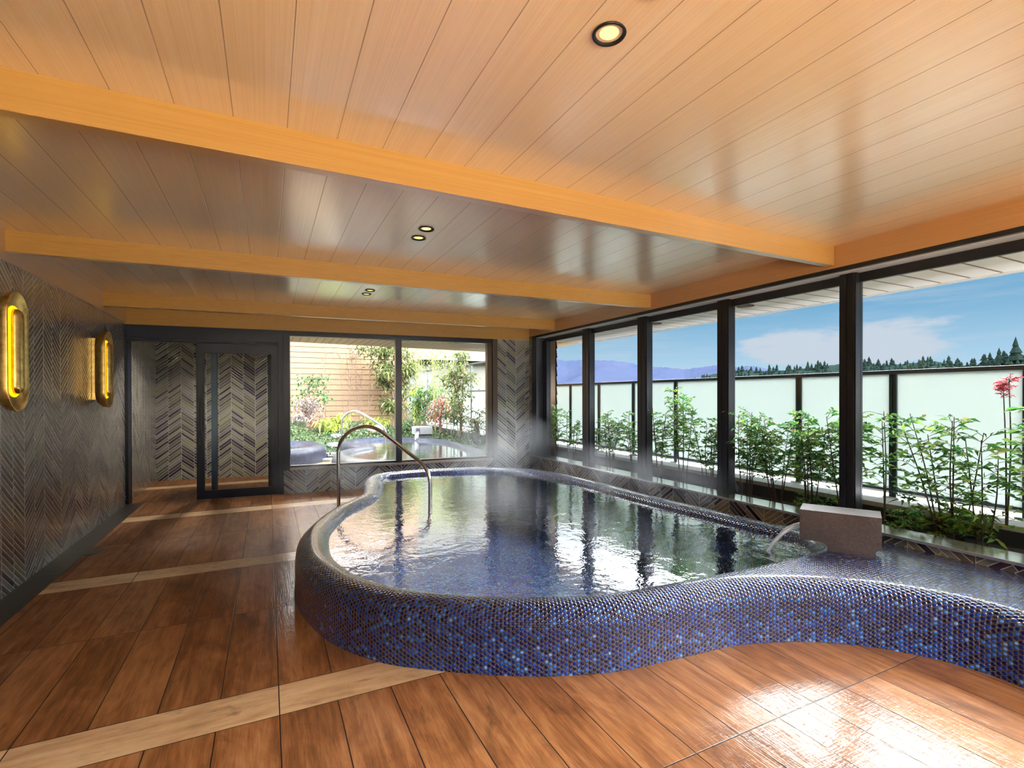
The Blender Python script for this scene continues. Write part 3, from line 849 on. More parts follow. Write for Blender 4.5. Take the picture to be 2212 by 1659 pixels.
def rail_pts(B0, d, prof):
    return [Vector((B0[0]+d[0]*s, B0[1]+d[1]*s, z)) for s, z in prof]
def build_handrail(name, B0, d, prof, r, label):
    S_ = open_spline(prof, 70)
    e = empty(name, (B0[0], B0[1], 0)); tag(e, label, 'handrail')
    b = B(); b.tube([p - Vector((B0[0], B0[1], 0)) for p in rail_pts(B0, d, S_)], r, 14)
    b.build('tube', CHROME, e, smooth=True)
    b = B(); b.lathe([(0, .012), (r*1.9, .012), (r*2.1, .006), (r*2.1, 0)], (0, 0, 0), 20)
    b.build('floor_flange', CHROME, e, smooth=True)
build_handrail('handrail', (.783, 6.47), (.544, -.839), [(0, .005), (0, .3), (0, .62), (.004, .74), (.06, .86), (.22, .975), (.40, 1.026), (.52, 1.036), (.70, 1.0), (.93, .885), (1.14, .77), (1.34, .66), (1.43, .58), (1.468, .47), (1.47, .36), (1.47, .1), (1.47, -.38)], .0215,
               'curved stainless steel handrail stepping over the indoor pool kerb')

# ------------------------------------------------------------------ sconces
def stadium(y, z, hw, hh, n=14):
    pts = []
    for k in range(n+1):
        a = math.pi*k/n; pts.append((y + hw*math.cos(a), z + (hh-hw) + hw*math.sin(a)))
    for k in range(n+1):
        a = math.pi + math.pi*k/n; pts.append((y + hw*math.cos(a), z - (hh-hw) + hw*math.sin(a)))
    return pts
def build_sconce(yc, zc, label):
    e = empty('wall_sconce', (XL, yc, zc)); tag(e, label, 'wall lamp', 'brass capsule sconces on the left wall')
    # wall plate
    B().box(0, .038, -.085, .085, -.325, .325).build('wall_plate', BRASS, e, bevel=.003)
    # dish: lofted stadium sections, outer shell then concave inside
    secs = [(.036, .120, .360), (.075, .155, .398), (.122, .166, .412), (.130, .164, .410), (.130, .156, .402), (.118, .144, .375), (.106, .134, .318), (.104, .120, .300)]
    b = B(); rings = []
    for x, hw, hh in secs:
        rings.append(len(b.v)); pts = stadium(0, 0, hw, hh); b.v += [(x, y, z) for y, z in pts]; m = len(pts)
    for a, c in zip(rings, rings[1:]):
        for k in range(m): b.f.append((a+k, a+(k+1) % m, c+(k+1) % m, c+k)); b.uv.append([(0, 0)]*4)
    b.f.append(tuple(rings[-1]+k for k in range(m))); b.uv.append([(0, 0)]*m)
    b.build('brass_dish', BRASS, e, smooth=True)
    # glowing lens inside the dish
    b = B(); pts = stadium(0, 0, .130, .312); b.v += [(.1065, y, z) for y, z in pts]; b.f.append(tuple(range(len(pts)))); b.uv.append([(0, 0)]*len(pts))
    b.build('glowing_lens', AMBER, e)
    # brass half-round bar in front of the lens
    prof = []
    for x, s in ((.112, 1.0), (.128, .97), (.142, .80), (.150, .50), (.152, .20)):
        prof.append((x, s))
    b = B(); rings = []
    for x, s in prof:
        rings.append(len(b.v)); pts = stadium(0, 0, .060*s, .290 - .060*(1-s)); b.v += [(x, y, z) for y, z in pts]; m = len(pts)
    for a, c in zip(rings, rings[1:]):
        for k in range(m): b.f.append((a+k, a+(k+1) % m, c+(k+1) % m, c+k)); b.uv.append([(0, 0)]*4)
    b.f.append(tuple(rings[-1]+k for k in range(m))); b.uv.append([(0, 0)]*m)
    b.f.append(tuple(rings[0]+k for k in reversed(range(m)))); b.uv.append([(0, 0)]*m)
    b.build('shield_bar', BRASS, e, smooth=True)
    l = bpy.data.lights.new('sconce_glow', 'AREA'); l.shape = 'RECTANGLE'; l.size = .42; l.size_y = .05; l.energy = 3.5; l.color = (1, .62, .18)
    lo = bpy.data.objects.new('sconce_glow', l); COL.objects.link(lo); lo.parent = e; lo.location = (.118, 0, 0)
    lo.rotation_euler = (0, math.radians(-90), 0)
build_sconce(4.53, 1.708, 'nearer large brass capsule wall sconce on the left tile wall, cut by the photo edge')
build_sconce(6.69, 1.690, 'farther brass capsule wall sconce on the left tile wall, beside the door header')

# ------------------------------------------------------------------ downlights
def build_downlight(x, y, label, power=LAMP_W):
    e = empty('ceiling_downlight', (x, y, ZC)); tag(e, label, 'ceiling light', 'recessed downlights in the cedar ceiling')
    b = B(); b.lathe([(.052, 0), (.055, -.005), (.053, -.008), (.046, -.007), (.041, .004), (.032, .012), (.030, .004)], (0, 0, 0), 28)
    b.build('trim_ring', DARKMETAL, e, smooth=True)
    b = B(); b.lathe([(0.0001, -.0005), (.031, -.0005)], (0, 0, 0), 24); b.build('lamp_lens', DOWN, e)
    l = bpy.data.lights.new('downlight_beam', 'SPOT'); l.energy = power; l.spot_size = math.radians(130); l.spot_blend = .8; l.color = (1, .80, .55); l.shadow_soft_size = .14
    lo = bpy.data.objects.new('downlight_beam', l); COL.objects.link(lo); lo.parent = e; lo.location = (0, 0, -.03)
for (x, y), lb in zip([(.993, 1.300), (1.0, 3.378), (1.005, 3.596), (1.021, 5.615), (1.02, 5.838), (.993, 1.08), (1.0, -.9), (1.0, -1.12)],
                      ['single large recessed downlight near the top of the photo', 'nearer downlight of the pair between the first and second beams', 'farther downlight of the pair between the first and second beams', 'nearer downlight of the small pair between the second and third beams', 'farther downlight of the small pair between the second and third beams', 'downlight beside the first one, above the frame', 'first downlight behind the camera', 'second downlight behind the camera']):
    build_downlight(x, y, lb)
def passage_light():
    p = far(.9, .42, 2.40)
    e = empty('passage_fill_light', tuple(p)); tag(e, 'unseen downlight added to brighten the passage behind the sliding door', 'ceiling light')  # added lamp out of view, brightens the passage
    b = B(); b.lathe([(.055, 0), (.055, -.008), (.034, -.006)], (0, 0, 0), 24); b.build('trim_ring', DARKMETAL, e, smooth=True)
    b = B(); b.lathe([(0.0001, -.004), (.036, -.004)], (0, 0, 0), 24); b.build('lamp_lens', DOWN, e)
    l = bpy.data.lights.new('passage_fill_beam', 'SPOT'); l.energy = 420; l.spot_size = math.radians(150); l.spot_blend = .9; l.color = (1, .88, .76); l.shadow_soft_size = .05
    lo = bpy.data.objects.new('passage_fill_beam', l); COL.objects.link(lo); lo.parent = e; lo.location = (0, 0, -.03)
passage_light()

# ------------------------------------------------------------------ outside: eaves, siding, ground
def ray_az(u, v):
    """direction of the photo's pixel, used once to measure the far skyline"""
    f, yaw, pitch, roll, cy0 = 1070.59, 0.457825, -0.0058955, -0.0024725, 860.69
    cyw, syw = math.cos(yaw), math.sin(yaw)
    fwd = Vector((syw*math.cos(pitch), cyw*math.cos(pitch), math.sin(pitch)))
    right = Vector((cyw, -syw, 0)); up = right.cross(fwd)
    r2 = right*math.cos(roll) + up*math.sin(roll); u2 = -right*math.sin(roll) + up*math.cos(roll)
    d = r2*((u-1106)/f) + u2*(-(v-cy0)/f) + fwd
    return d/math.hypot(d.x, d.y)
def clapboard(x0, x1, y0, y1, z0, z1, pitch=.163, lip=.02):
    """boards on the vertical strip from (x0,y0) to (x1,y1); they step out towards the left of that direction"""
    b = B(); d = Vector((x1-x0, y1-y0, 0)).normalized(); n = Vector((d.y, -d.x, 0))
    z = z0
    while z < z1-1e-4:
        zt = min(z+pitch, z1)
        P = lambda e, zz, o: (e[0]+n.x*o, e[1]+n.y*o, zz)
        e0, e1 = (x0, y0), (x1, y1)
        b.quad([P(e0, z, lip), P(e1, z, lip), P(e1, zt, .002), P(e0, zt, .002)])
        b.quad([P(e0, z, 0), P(e1, z, 0), P(e1, z, lip), P(e0, z, lip)])
        z = zt
    return b
def build_outside_shell():
    # eaves
    b = B(); b.box(4.19, 5.2, -3.2, 7.6, 2.36, ZC+.16)
    struct(b.build('eave_soffit', SOFFIT), 'pale boarded eave soffit outside the long window wall', 'eave')
    b = B(); b.box(5.2, 5.24, -3.2, 7.6, 2.345, ZC+.2); b.box(5.24, 5.30, -3.2, 7.6, 2.36, 2.44)
    struct(b.build('eave_gutter', GREY_REVEAL), 'grey gutter along the outer edge of the eave', 'gutter')
    q = [tuple(far(-.6, .14)[:2]), tuple(far(5.66, .14)[:2]), (5.2, 7.6), (5.2, 10.15), (-2.4, 9.30)]
    b = B(); b.poly_prism(q, 2.36, ZC+.3)
    struct(b.build('eave_soffit', SOFFIT_FAR), 'warm boarded eave soffit outside the far window', 'eave')
    # wing wall at the far right corner
    b = clapboard(4.06, 4.06, 9.45, 7.60, .43, 2.36)
    c = clapboard(4.06, 4.54, 9.45-.0, 9.45, .43, 2.36)
    g = clapboard(4.54, 4.54, 7.45, 9.45, .43, 2.36)
    for o in (c, g):
        i = len(b.v); b.v += o.v; b.f += [tuple(k+i for k in f) for f in o.f]; b.uv += o.uv
    b.box(4.065, 4.535, 7.47, 9.44, .43, 2.36)
    struct(b.build('wall_wing', SIDING), 'timber clad wing wall at the far corner', 'wall')
    struct(B().box(4.09, 4.51, 7.6, 9.42, 0, .43).build('wall_wing_base', GREY_WALL), 'grey concrete foot of the timber wing wall', 'wall')
    # yellow clad garden wall
    b = clapboard(-7, 4.20, 16.5, 16.5, .10, 4.4, .166); c = clapboard(4.20, 4.56, 16.5, 16.5, 2.19, 4.4, .166)
    i = len(b.v); b.v += c.v; b.f += [tuple(k+i for k in f) for f in c.f]; b.uv += c.uv
    b.box(-7, 4.20, 16.505, 16.7, 0, 4.4); b.box(4.20, 4.56, 16.505, 16.9, 2.19, 4.4)
    struct(b.build('wall_garden', SIDING), 'sunlit yellow cedar clapboard wall behind the garden', 'wall')
    struct(B().box(4.22, 5.0, 16.75, 16.95, 0, 2.19).build('wall_garden_pier', GREY_WALL), 'pale grey concrete wall below the end of the yellow clapboard', 'wall')
    b = B(); b.box(5.2, 10.5, 20, 26, 2.9, 7.5); b.box(5.6, 10.2, 20.4, 26, -4, 2.9)
    tag(b.build('neighbour_building', PLASTER), 'cream neighbouring building beyond the end of the yellow garden wall', 'building')
    # ground
    b = B(); b.poly_prism([(.33, 9.9), (.305, far(1.97, .15).y), tuple(far(5.6, .14)[:2]), (4.3, 7.6), (4.55, 11.5), (-4, 11.5), (-4, 10.4), (.2, 10.1)], -.15, -.004)
    struct(b.build('deck', DECK), 'sunlit pale tan deck outside the far window', 'deck')
    b = B(); b.box(-900, 900, -300, 1500, -12.2, -12)
    struct(b.build('valley_ground', FIELD), 'valley ground far below the terrace', 'ground')
    # planter under the windows, coping
    struct(B().box(4.2, 4.56, -3.2, 7.45, -.1, .355).build('planter_bed', SOIL), 'dark gravel planter bed outside the long window wall', 'planter')
    b = B(); b.box(4.555, 5.08, -3.2, 19, -.2, .462)
    struct(b.build('planter_wall', KERB_DARK), 'dark granite planter wall under the coping', 'planter')
    b = B()
    y = -3.2
    while y < 19: b.box(4.575, 5.10, y, min(19, y+1.19), .462, .50); y += 1.2
    struct(b.build('coping', KERB), 'pale stone coping carrying the frosted glass fence', 'coping')
build_outside_shell()

# mound
def mound_h(x, y):
    def sm(a, b, t):
        t = max(0, min(1, (t-a)/(b-a))); return t*t*(3-2*t)
    h = sm(11.4, 15.6, y)*.62*(1-.5*sm(1.2, 4.4, x))
    h = max(h, .33*sm(3.8, 4.15, x)*sm(8.6, 9.6, y))
    return h + .03*math.sin(x*2.1+y*1.3)*sm(11.6, 12.5, y)
def build_mound():
    b = B(); xs = np.linspace(-5, 4.56, 70); ys = np.linspace(8.2, 16.55, 70)
    V = [(x, y, mound_h(x, y)-.035) for y in ys for x in xs]; b.v = V
    n = len(xs)
    for j in range(len(ys)-1):
        for i in range(n-1):
            b.f.append((j*n+i, j*n+i+1, (j+1)*n+i+1, (j+1)*n+i)); b.uv.append([(0, 0)]*4)
    struct(b.build('garden_mound', MOSSY, smooth=True), 'mossy garden mound in front of the yellow wall', 'ground')
build_mound()

# ------------------------------------------------------------------ leaves
class Leaves:
    def __init__(s): s.v = []; s.f = []
    def leaf(s, p, d, L, w, droop=.25, n=None):
        d = d.normalized()
        side = d.cross(n if n is not None else Vector((random.uniform(-.5, .5), random.uniform(-.5, .5), 1)))
        if side.length < 1e-4: side = d.orthogonal()
        side.normalize(); up = side.cross(d)
        i = len(s.v); m = p + d*L*.45
        s.v += [p, m + side*w*.5 - up*w*.08, p + d*L - Vector((0, 0, droop*L)), m - side*w*.5 - up*w*.08]
        s.f.append((i, i+1, i+2, i+3))
    def build(s, name, mat, parent=None, off=(0, 0, 0)):
        me = bpy.data.meshes.new(name); o0 = Vector(off)
        me.from_pydata([tuple(v-o0) for v in s.v], [], s.f); me.materials.append(mat)
        o = bpy.data.objects.new(name, me); COL.objects.link(o)
        if parent is not None: o.parent = parent
        return o
def rv(a=1.0): return Vector((random.uniform(-a, a), random.uniform(-a, a), random.uniform(-a, a)))
def nandina(x, y, z0, h, label, stems=5, spread=.16, leafL=.06, dens=1.0, mats=(LEAF, STEM), group='nandina shrubs in the planter bed', name='nandina_shrub', bare=.35, cat='shrub', lim=None):
    e = empty(name, (x, y, z0)); tag(e, label, cat, group)
    lv = Leaves()
    for k in range(stems):
        a = random.uniform(0, 6.28); r = random.uniform(.2, 1)*spread
        top = Vector((math.cos(a)*r, math.sin(a)*r, h*random.uniform(.72, 1.0)))
        base = Vector((math.cos(a)*r*.25 + random.uniform(-.02, .02), math.sin(a)*r*.25 + random.uniform(-.02, .02), -.02))
        mid = base.lerp(top, .5) + rv(.018)
        pts = [Vector(q) for q in open_spline([tuple(base), tuple(mid), tuple(top)], 9)]
        b = B(); b.tube(pts, [.0065*(1-.6*t/8) for t in range(9)], 6)
        # side twigs carry compound leaves
        nb = max(4, int(19*dens*h))
        for q in range(nb):
            t = bare + (1-bare)*(q+random.random())/nb
            p = base.lerp(top, t) + rv(.006); az = random.uniform(0, 6.28)
            d = Vector((math.cos(az), math.sin(az), random.uniform(.15, .8)))
            L = random.uniform(.10, .20)*(1.15-.35*t)*(leafL/.06)
            tip = p + d.normalized()*L - Vector((0, 0, L*.12))
            b.tube([p, p.lerp(tip, .55)+Vector((0, 0, L*.08)), tip], [.0024, .0018, .0010], 4, cap=False)
            nl = int(random.uniform(6, 10)*dens**.5)
            for m in range(nl):
                tt = .25 + .75*(m+1)/nl
                pp = p.lerp(tip, tt) + Vector((0, 0, L*.07*(1-tt)))
                sd = (1 if m % 2 else -1)
                perp = d.cross(Vector((0, 0, 1))).normalized()*sd
                ld = (d.normalized()*.7 + perp*random.uniform(.3, 1.0) + rv(.55))
                lv.leaf(pp, ld, leafL*random.uniform(.7, 1.2), leafL*.33, random.uniform(.1, .45), rv(1)+Vector((0, 0, .6)))
        b.build('stem', mats[1], e)
    lv.build('foliage', mats[0], e)
    return e
def planter():
    P = [(4.42, 7.22, .88, 3, .15, .050, 'leafy nandina nearest the far corner, beside the timber strip'),
         (4.40, 6.75, .82, 3, .15, .050, 'nandina just left of the first mullion from the corner'),
         (4.40, 6.15, .62, 3, .14, .050, 'sparse low nandina just right of the first mullion from the corner'),
         (4.38, 5.72, .86, 7, .24, .048, 'rounded bushy nandina between the first and second mullions'),
         (4.38, 5.22, .86, 3, .12, .050, 'thin nandina left of the second mullion from the corner'),
         (4.38, 4.72, .90, 4, .17, .052, 'nandina just right of the second mullion from the corner'),
         (4.40, 4.38, 1.14, 5, .20, .050, 'tall pale-topped nandina halfway between the second and third mullions'),
         (4.38, 3.95, .82, 6, .20, .052, 'dense nandina just left of the third mullion from the corner'),
         (4.38, 3.48, .88, 6, .22, .052, 'dense nandina just right of the third mullion, above the garden spotlight'),
         (4.40, 3.15, .86, 6, .20, .054, 'dark green nandina in front of the fence post left of the spout'),
         (4.38, 2.80, .92, 6, .22, .056, 'nandina with fine upright stems behind the granite spout'),
         (4.38, 2.50, .96, 4, .16, .060, 'nandina close behind the nearest mullion')]
    for x, y, h, st, sp, ll, lb in P:
        nandina(x, y, .35, h, lb, st, sp, ll, 1.35)
    e = nandina(4.42, 2.22, .35, .98, 'nandina sprays reaching out right of the nearest mullion', 2, .20, .070, .8)
    nandina(4.42, 1.80, .35, 1.02, 'large airy nandina with many thin stems right of the granite spout', 6, .30, .064, .85, bare=.22)
    nandina(4.40, 1.62, .35, .80, 'lower nandina beside the large airy one, near the right edge', 3, .20, .066, .7, bare=.1)
    nandina(4.38, 1.30, .35, 1.24, 'broad-leaved nandina cut by the right edge of the photo', 4, .24, .080, .72, bare=.2)
    nandina(4.44, 1.78, .35, .22, 'low lime green fern at the foot of the large airy nandina', 6, .16, .055, 2.2, (LEAF_LIME, STEM), None, 'fern', .2, 'fern')
    nandina(4.40, 2.06, .35, .16, 'low mossy fern tuft right of the nearest mullion', 5, .16, .045, 2.0, (LEAF, STEM), None, 'fern', .2, 'fern')
    nandina(4.42, 2.86, .35, .14, 'low fern tuft behind the granite spout', 6, .2, .045, 2.0, (LEAF, STEM), None, 'fern', .2, 'fern')
    nandina(4.55, 1.56, .50, 1.22, 'red-leaved maple sprig over the fence rail at the right edge', 2, .10, .026, 1.0, (LEAF_RED2, STEM), None, 'maple_sprig', .90, 'shrub')
planter()
def garden_spot():
    e = empty('garden_spotlight', (4.46, 3.66, .35)); tag(e, 'black tilted garden spotlight standing in the planter bed', 'spotlight')
    d = Vector((-.25, .35, .9)).normalized()
    b = B(); b.tube([Vector((0, 0, .02)), d*.15], .042, 18); b.build('housing', DARKMETAL, e, smooth=False, bevel=.004)
    b = B(); b.tube([Vector((0, 0, -.03)), Vector((0, 0, .05))], .012, 8); b.build('spike', DARKMETAL, e)
garden_spot()
for k, (x, y) in enumerate([(4.62, 3.68), (4.65, 5.10), (4.62, 2.26), (4.62, .84)]):
    if k > 1: continue
    e = empty('soffit_downlight', (x, y, 2.36)); tag(e, ['round soffit downlight nearer the camera, outside the third window bay', 'round soffit downlight farther from the camera, outside the second window bay'][k], 'ceiling light', 'recessed lights in the eave soffit')
    b = B(); b.lathe([(.085, 0), (.088, -.006), (.07, -.007)], (0, 0, 0), 28); b.build('trim_ring', PLASTER, e, smooth=True)
    b = B(); b.lathe([(.072, -.005), (.0001, -.004)], (0, 0, 0), 28); b.build('baffle', mat_simple('brown_baffle', (.10, .055, .04), .5), e)

# ------------------------------------------------------------------ glass fences
FENCE_ALU = mat_simple('slate_aluminium', (.075, .085, .105), .35, Metallic=.5)
def glass_fence():
    e = empty('glass_fence', (4.9, 0, .5)); tag(e, 'frosted glass balustrade with slate posts on the coping outside the long window wall', 'fence')
    y0, y1 = -3.0, 9.6
    b = B(); b.box(-.025, .025, y0, y1, 1.078, 1.112); b.build('top_rail', FENCE_ALU, e, bevel=.004)
    B().box(-.012, .012, y0, y1, .055, .078).build('bottom_rail', FENCE_ALU, e)
    ps = [7.539 - .8555*k for k in range(-2, 13)]
    for p in ps:
        b = B(); b.box(-.02, .02, p-.028, p-.004, .0, 1.08); b.box(-.02, .02, p+.004, p+.028, .0, 1.08); b.box(-.008, .008, p-.01, p+.01, .0, 1.08)
        o = b.build('post', FENCE_ALU, e)
        B().box(-.055, .055, p-.06, p+.06, 0, .014).build('foot_plate', CHROME, o)
    ee = [y1] + ps + [y0]
    for a, c in zip(ee, ee[1:]):
        if a-c > .1: B().box(-.005, .005, c+.03, a-.03, .078, 1.078).build('frosted_panel', FROST, e)
glass_fence()
def tall_fence():
    e = empty('garden_fence', (4.9, 0, .5)); tag(e, 'taller garden fence with clear upper and frosted lower glass beyond the timber wing wall', 'fence')
    y0, y1 = 9.7, 17.8
    b = B(); b.box(-.025, .025, y0, y1, 1.735, 1.77); b.build('top_rail', FENCE_ALU, e)
    B().box(-.015, .015, y0, y1, 1.01, 1.035).build('middle_rail', FENCE_ALU, e)
    B().box(-.015, .015, y0, y1, .03, .055).build('bottom_rail', FENCE_ALU, e)
    n = 6
    for k in range(n+1):
        p = y0 + (y1-y0)*k/n
        B().box(-.02, .02, p-.022, p+.022, 0, 1.74).build('post', FENCE_ALU, e)
        if k < n:
            q = y0 + (y1-y0)*(k+1)/n
            B().box(-.005, .005, p+.03, q-.03, .055, 1.01).build('frosted_panel', FROST, e)
            B().box(-.005, .005, p+.03, q-.03, 1.035, 1.735).build('clear_panel', GLASS, e)
tall_fence()

# ------------------------------------------------------------------ garden pools
def outdoor_pool(pts, name, label, wname, wlabel, zw=.27):
    C = closed_spline(pts, 220); c0 = C.mean(0)
    e = empty(name, (c0[0], c0[1], 0)); tag(e, label, 'pool')
    b = curb_mesh(C, .15, .345, .02, None, -.03)
    b.v = [(v[0]-c0[0], v[1]-c0[1], v[2]) for v in b.v]
    o = b.build('kerb', PENNY_LIGHT, e); weld(o)
    q = bm_obj(fill_poly(C[::2], .03, True), 'basin_floor', PENNY_LIGHT, e)
    for v in q.data.vertices: v.co.x -= c0[0]; v.co.y -= c0[1]
    w = bm_obj(fill_poly(offset(C, .02)[::2], zw, True), wname, WATER_OUT); tag(w, wlabel, 'water')
PENNY_LIGHT = PENNY_SUN
outdoor_pool([(2.3, 12.62), (1.86, 12.35), (1.83, 11.75), (2.08, 11.15), (2.06, 10.72), (1.55, 10.15), (1.34, 9.6), (1.42, 8.9), (1.75, 8.38), (2.4, 8.2), (3.15, 8.22), (3.48, 8.6), (3.60, 9.6), (3.66, 10.9), (3.50, 11.8), (3.05, 12.45)],
             'garden_pool', 'curved blue penny-tile garden pool outside the far window, with a small spout', 'garden_pool_water', 'calm water in the garden pool with the spout')
outdoor_pool([(.86, 11.75), (.62, 12.5), (-.1, 12.95), (-1.2, 12.9), (-2.1, 12.2), (-2.1, 11.2), (-1.2, 10.75), (-.3, 10.72), (.35, 10.95), (.72, 11.3)],
             'garden_pool', 'second blue penny-tile garden pool, cut off by the left edge of the far window', 'garden_pool_water', 'water in the second garden pool at the left of the far window')
def garden_spout():
    x0, y0 = 3.38, 12.45
    e = empty('garden_spout', (x0, y0, .33)); tag(e, 'small pale grey block spout on the back kerb of the garden pool', 'water spout')
    b = B(); b.box(0, .45, 0, .35, .075, .27); b.box(.10, .45, .05, .35, 0, .08)
    b.build('spout_block', mat_stone('pale_grey_stone', (.16, .165, .18), (.21, .215, .23), 60), e, bevel=.004)
    B().box(.02, .12, -.003, .002, .10, .235).build('outlet', mat_simple('dark_hollow', (.05, .05, .06), .6), e)
    pts = [(x0+.07, y0+.02, .46), (x0+.03, y0-.08, .445), (x0-.01, y0-.15, .38), (x0-.03, y0-.19, .26)]
    b = B(); b.tube([Vector(p) for p in open_spline(pts, 12)], [.045]*6 + [.055]*6, 10)
    tag(b.build('water_stream', STREAM, smooth=True), 'short fall of water from the pale garden spout', 'water stream')
garden_spout()
build_handrail('handrail', (1.60, 12.55), (.86, -.50), [(0, -.02), (0, .3), (0, .70), (.03, .86), (.14, .98), (.30, 1.03), (.46, 1.0), (.70, .86), (.98, .68), (1.06, .60), (1.10, .46), (1.10, .2), (1.10, .03)], .024,
               'stainless handrail of the garden pool outside, seen through the left pane of the far window')
def stones():
    L = ['stepping stone nearest the deck, between the two garden pools', 'second stepping stone from the deck', 'third stepping stone from the deck', 'farthest stepping stone, against the ground cover']
    for k, (x, y) in enumerate([(1.18, 11.35), (1.36, 12.1), (1.50, 12.85), (1.62, 13.6)]):
        b = B(); z = mound_h(x, y)
        b.poly_prism([(.20*math.cos(a)*random.uniform(.85, 1.1), .16*math.sin(a)*random.uniform(.85, 1.1)) for a in np.linspace(0, 6.28, 9)[:-1]], -.03, .05)
        o = b.build('stepping_stone', KERB, bevel=.01, loc=(x, y, z)); tag(o, L[k], 'stepping stone', 'stepping stones beside the garden pool')
stones()
def rock(x, y, r, label, sq=.6):
    bm = bmesh.new(); bmesh.ops.create_icosphere(bm, subdivisions=3, radius=1)
    s0 = random.uniform(0, 9)
    for v in bm.verts:
        c = v.co; k = 1 + .18*math.sin(c.x*3.1+s0) + .13*math.sin(c.y*4.3+c.z*2+s0*2)
        v.co = Vector((c.x*r*k, c.y*r*k*.8, c.z*r*k*sq))
    me = bpy.data.meshes.new('garden_rock'); bm.to_mesh(me); bm.free(); me.materials.append(ROCK)
    me.polygons.foreach_set('use_smooth', [True]*len(me.polygons))
    o = bpy.data.objects.new('garden_rock', me); COL.objects.link(o); o.location = (x, y, mound_h(x, y)+r*sq*.35); tag(o, label, 'rock', 'rocks on the garden mound')
rock(1.72, 14.6, .30, 'brown garden rock beside the lime fern, left of the garden handrail')
rock(.86, 15.6, .28, 'purple-brown garden rock at the far left foot of the yellow wall')
rock(2.75, 14.4, .24, 'garden rock behind the garden handrail')

# ------------------------------------------------------------------ garden planting
def ground_cover():
    lv = Leaves(); n = 0
    while n < 15000:
        x = random.uniform(-1.5, 4.42); y = random.uniform(11.4, 16.3)
        if x > 3.95: y = random.uniform(9.5, 16)
        h = mound_h(x, y)
        if h < .02: continue
        # keep clear of the two pools
        if x < 3.95 and y < 12.9 and (1.45 < x): continue
        if x < 1.25 and y < 13.2: continue
        p = Vector((x, y, h + random.uniform(-.01, .05)))
        lv.leaf(p, Vector((random.uniform(-1, 1), random.uniform(-1, 1), random.uniform(.2, 1.2))), random.uniform(.05, .11), .035)
        n += 1
    tag(lv.build('ground_cover', GRASS), 'low green ground cover with scattered russet leaves on the garden mound', 'ground cover', kind='stuff')
ground_cover()
def bare_tree(x, y, h, stems, label, lean=.25, mat=None):
    z = mound_h(x, y); e = empty('bare_tree', (x, y, z)); tag(e, label, 'tree', 'leafless saplings against the yellow wall')
    for k in range(stems):
        a = random.uniform(-1, 1)*lean
        top = Vector((a*h*.8 + random.uniform(-.1, .1), random.uniform(-.1, .25), h*random.uniform(.75, 1)))
        base = Vector((random.uniform(-.08, .08), random.uniform(-.05, .05), -.05))
        pts = [Vector(q) for q in open_spline([tuple(base), tuple(base.lerp(top, .4)+rv(.05)), tuple(base.lerp(top, .72)+rv(.06)), tuple(top)], 10)]
        b = B(); b.tube(pts, [.016*(1-.8*t/9) for t in range(10)], 5)
        for q in range(9):
            i = random.randint(4, 9); p = pts[i]
            d = Vector((random.uniform(-.8, .8), random.uniform(-.4, .4), random.uniform(.5, 1))).normalized()*random.uniform(.2, .5)*h*.3
            b.tube([p, p+d*.5+rv(.03), p+d], [.005, .004, .002], 3, cap=False)
            for _ in range(3):
                d2 = (d.normalized()+rv(.8)).normalized()*random.uniform(.1, .3); p2 = p+d*random.uniform(.4, 1)
                b.tube([p2, p2+d2], [.003, .0015], 3, cap=False)
        b.build('stem', STEM_PALE if mat is None else mat, e)
bare_tree(1.50, 15.7, 3.1, 3, 'leafless sapling at the left, with the tallest stem leaning against the yellow wall', .16)
bare_tree(2.12, 15.7, 3.1, 3, 'leafless sapling in the middle of the left pane', .12)
bare_tree(2.70, 15.8, 2.5, 7, 'leafless multi-stem sapling fanning out right beside the leafy tree', .35)
bare_tree(4.25, 15.6, 2.4, 3, 'leafless twiggy sapling beside the window mullion', .12)
def leafy(name, x, y, h, r, n, label, mat, cat='tree', z=None, L=.16, wid=.05, trunk=.03, low=.25, ell=1.0, group=None, droop=.5, stems=3):
    z = mound_h(x, y) if z is None else z
    e = empty(name, (x, y, z)); tag(e, label, cat, group)
    cl = []
    for k in range(stems):
        top = Vector((random.uniform(-.5, .5)*r, random.uniform(-.4, .4)*r, h*random.uniform(.75, .98)))
        pts = [Vector(q) for q in open_spline([(random.uniform(-.05, .05), 0, -.05), tuple(Vector((0, 0, h*.3))+rv(.08*r)), tuple(top)], 8)]
        b = B(); b.tube(pts, [trunk*(1-.7*t/7) for t in range(8)], 6)
        for q in range(8):
            p = pts[random.randint(2, 7)]; tip = p + Vector((random.uniform(-1, 1)*r, random.uniform(-1, 1)*r*ell, random.uniform(.05, .5)*r))
            b.tube([p, p.lerp(tip, .5)+Vector((0, 0, .05)), tip], [trunk*.35, trunk*.25, .003], 4, cap=False); cl.append(tip); cl.append(p.lerp(tip, .6))
        cl.append(top)
        b.build('trunk', STEM, e)
    lv = Leaves()
    for k in range(n):
        c = random.choice(cl) + Vector((random.gauss(0, .22)*r, random.gauss(0, .22)*r*ell, random.gauss(0, .16)*r))
        if c.z < h*low*.7 or c.z > h*1.05: continue
        d = Vector((random.uniform(-1, 1), random.uniform(-1, 1), random.uniform(-.5, .5)))
        lv.leaf(c, d, L*random.uniform(.7, 1.25), wid, droop)
    lv.build('foliage', mat, e)
leafy('evergreen_tree', 3.50, 15.4, 2.75, .62, 2300, 'leafy evergreen tree with drooping olive leaves against the yellow wall', LEAF_OLIVE, L=.17, wid=.055)
leafy('garden_shrub', 1.05, 15.0, 1.35, .50, 420, 'green layered shrub at the left edge of the far window', LEAF_FAR, 'shrub', L=.12, wid=.05, low=.5)
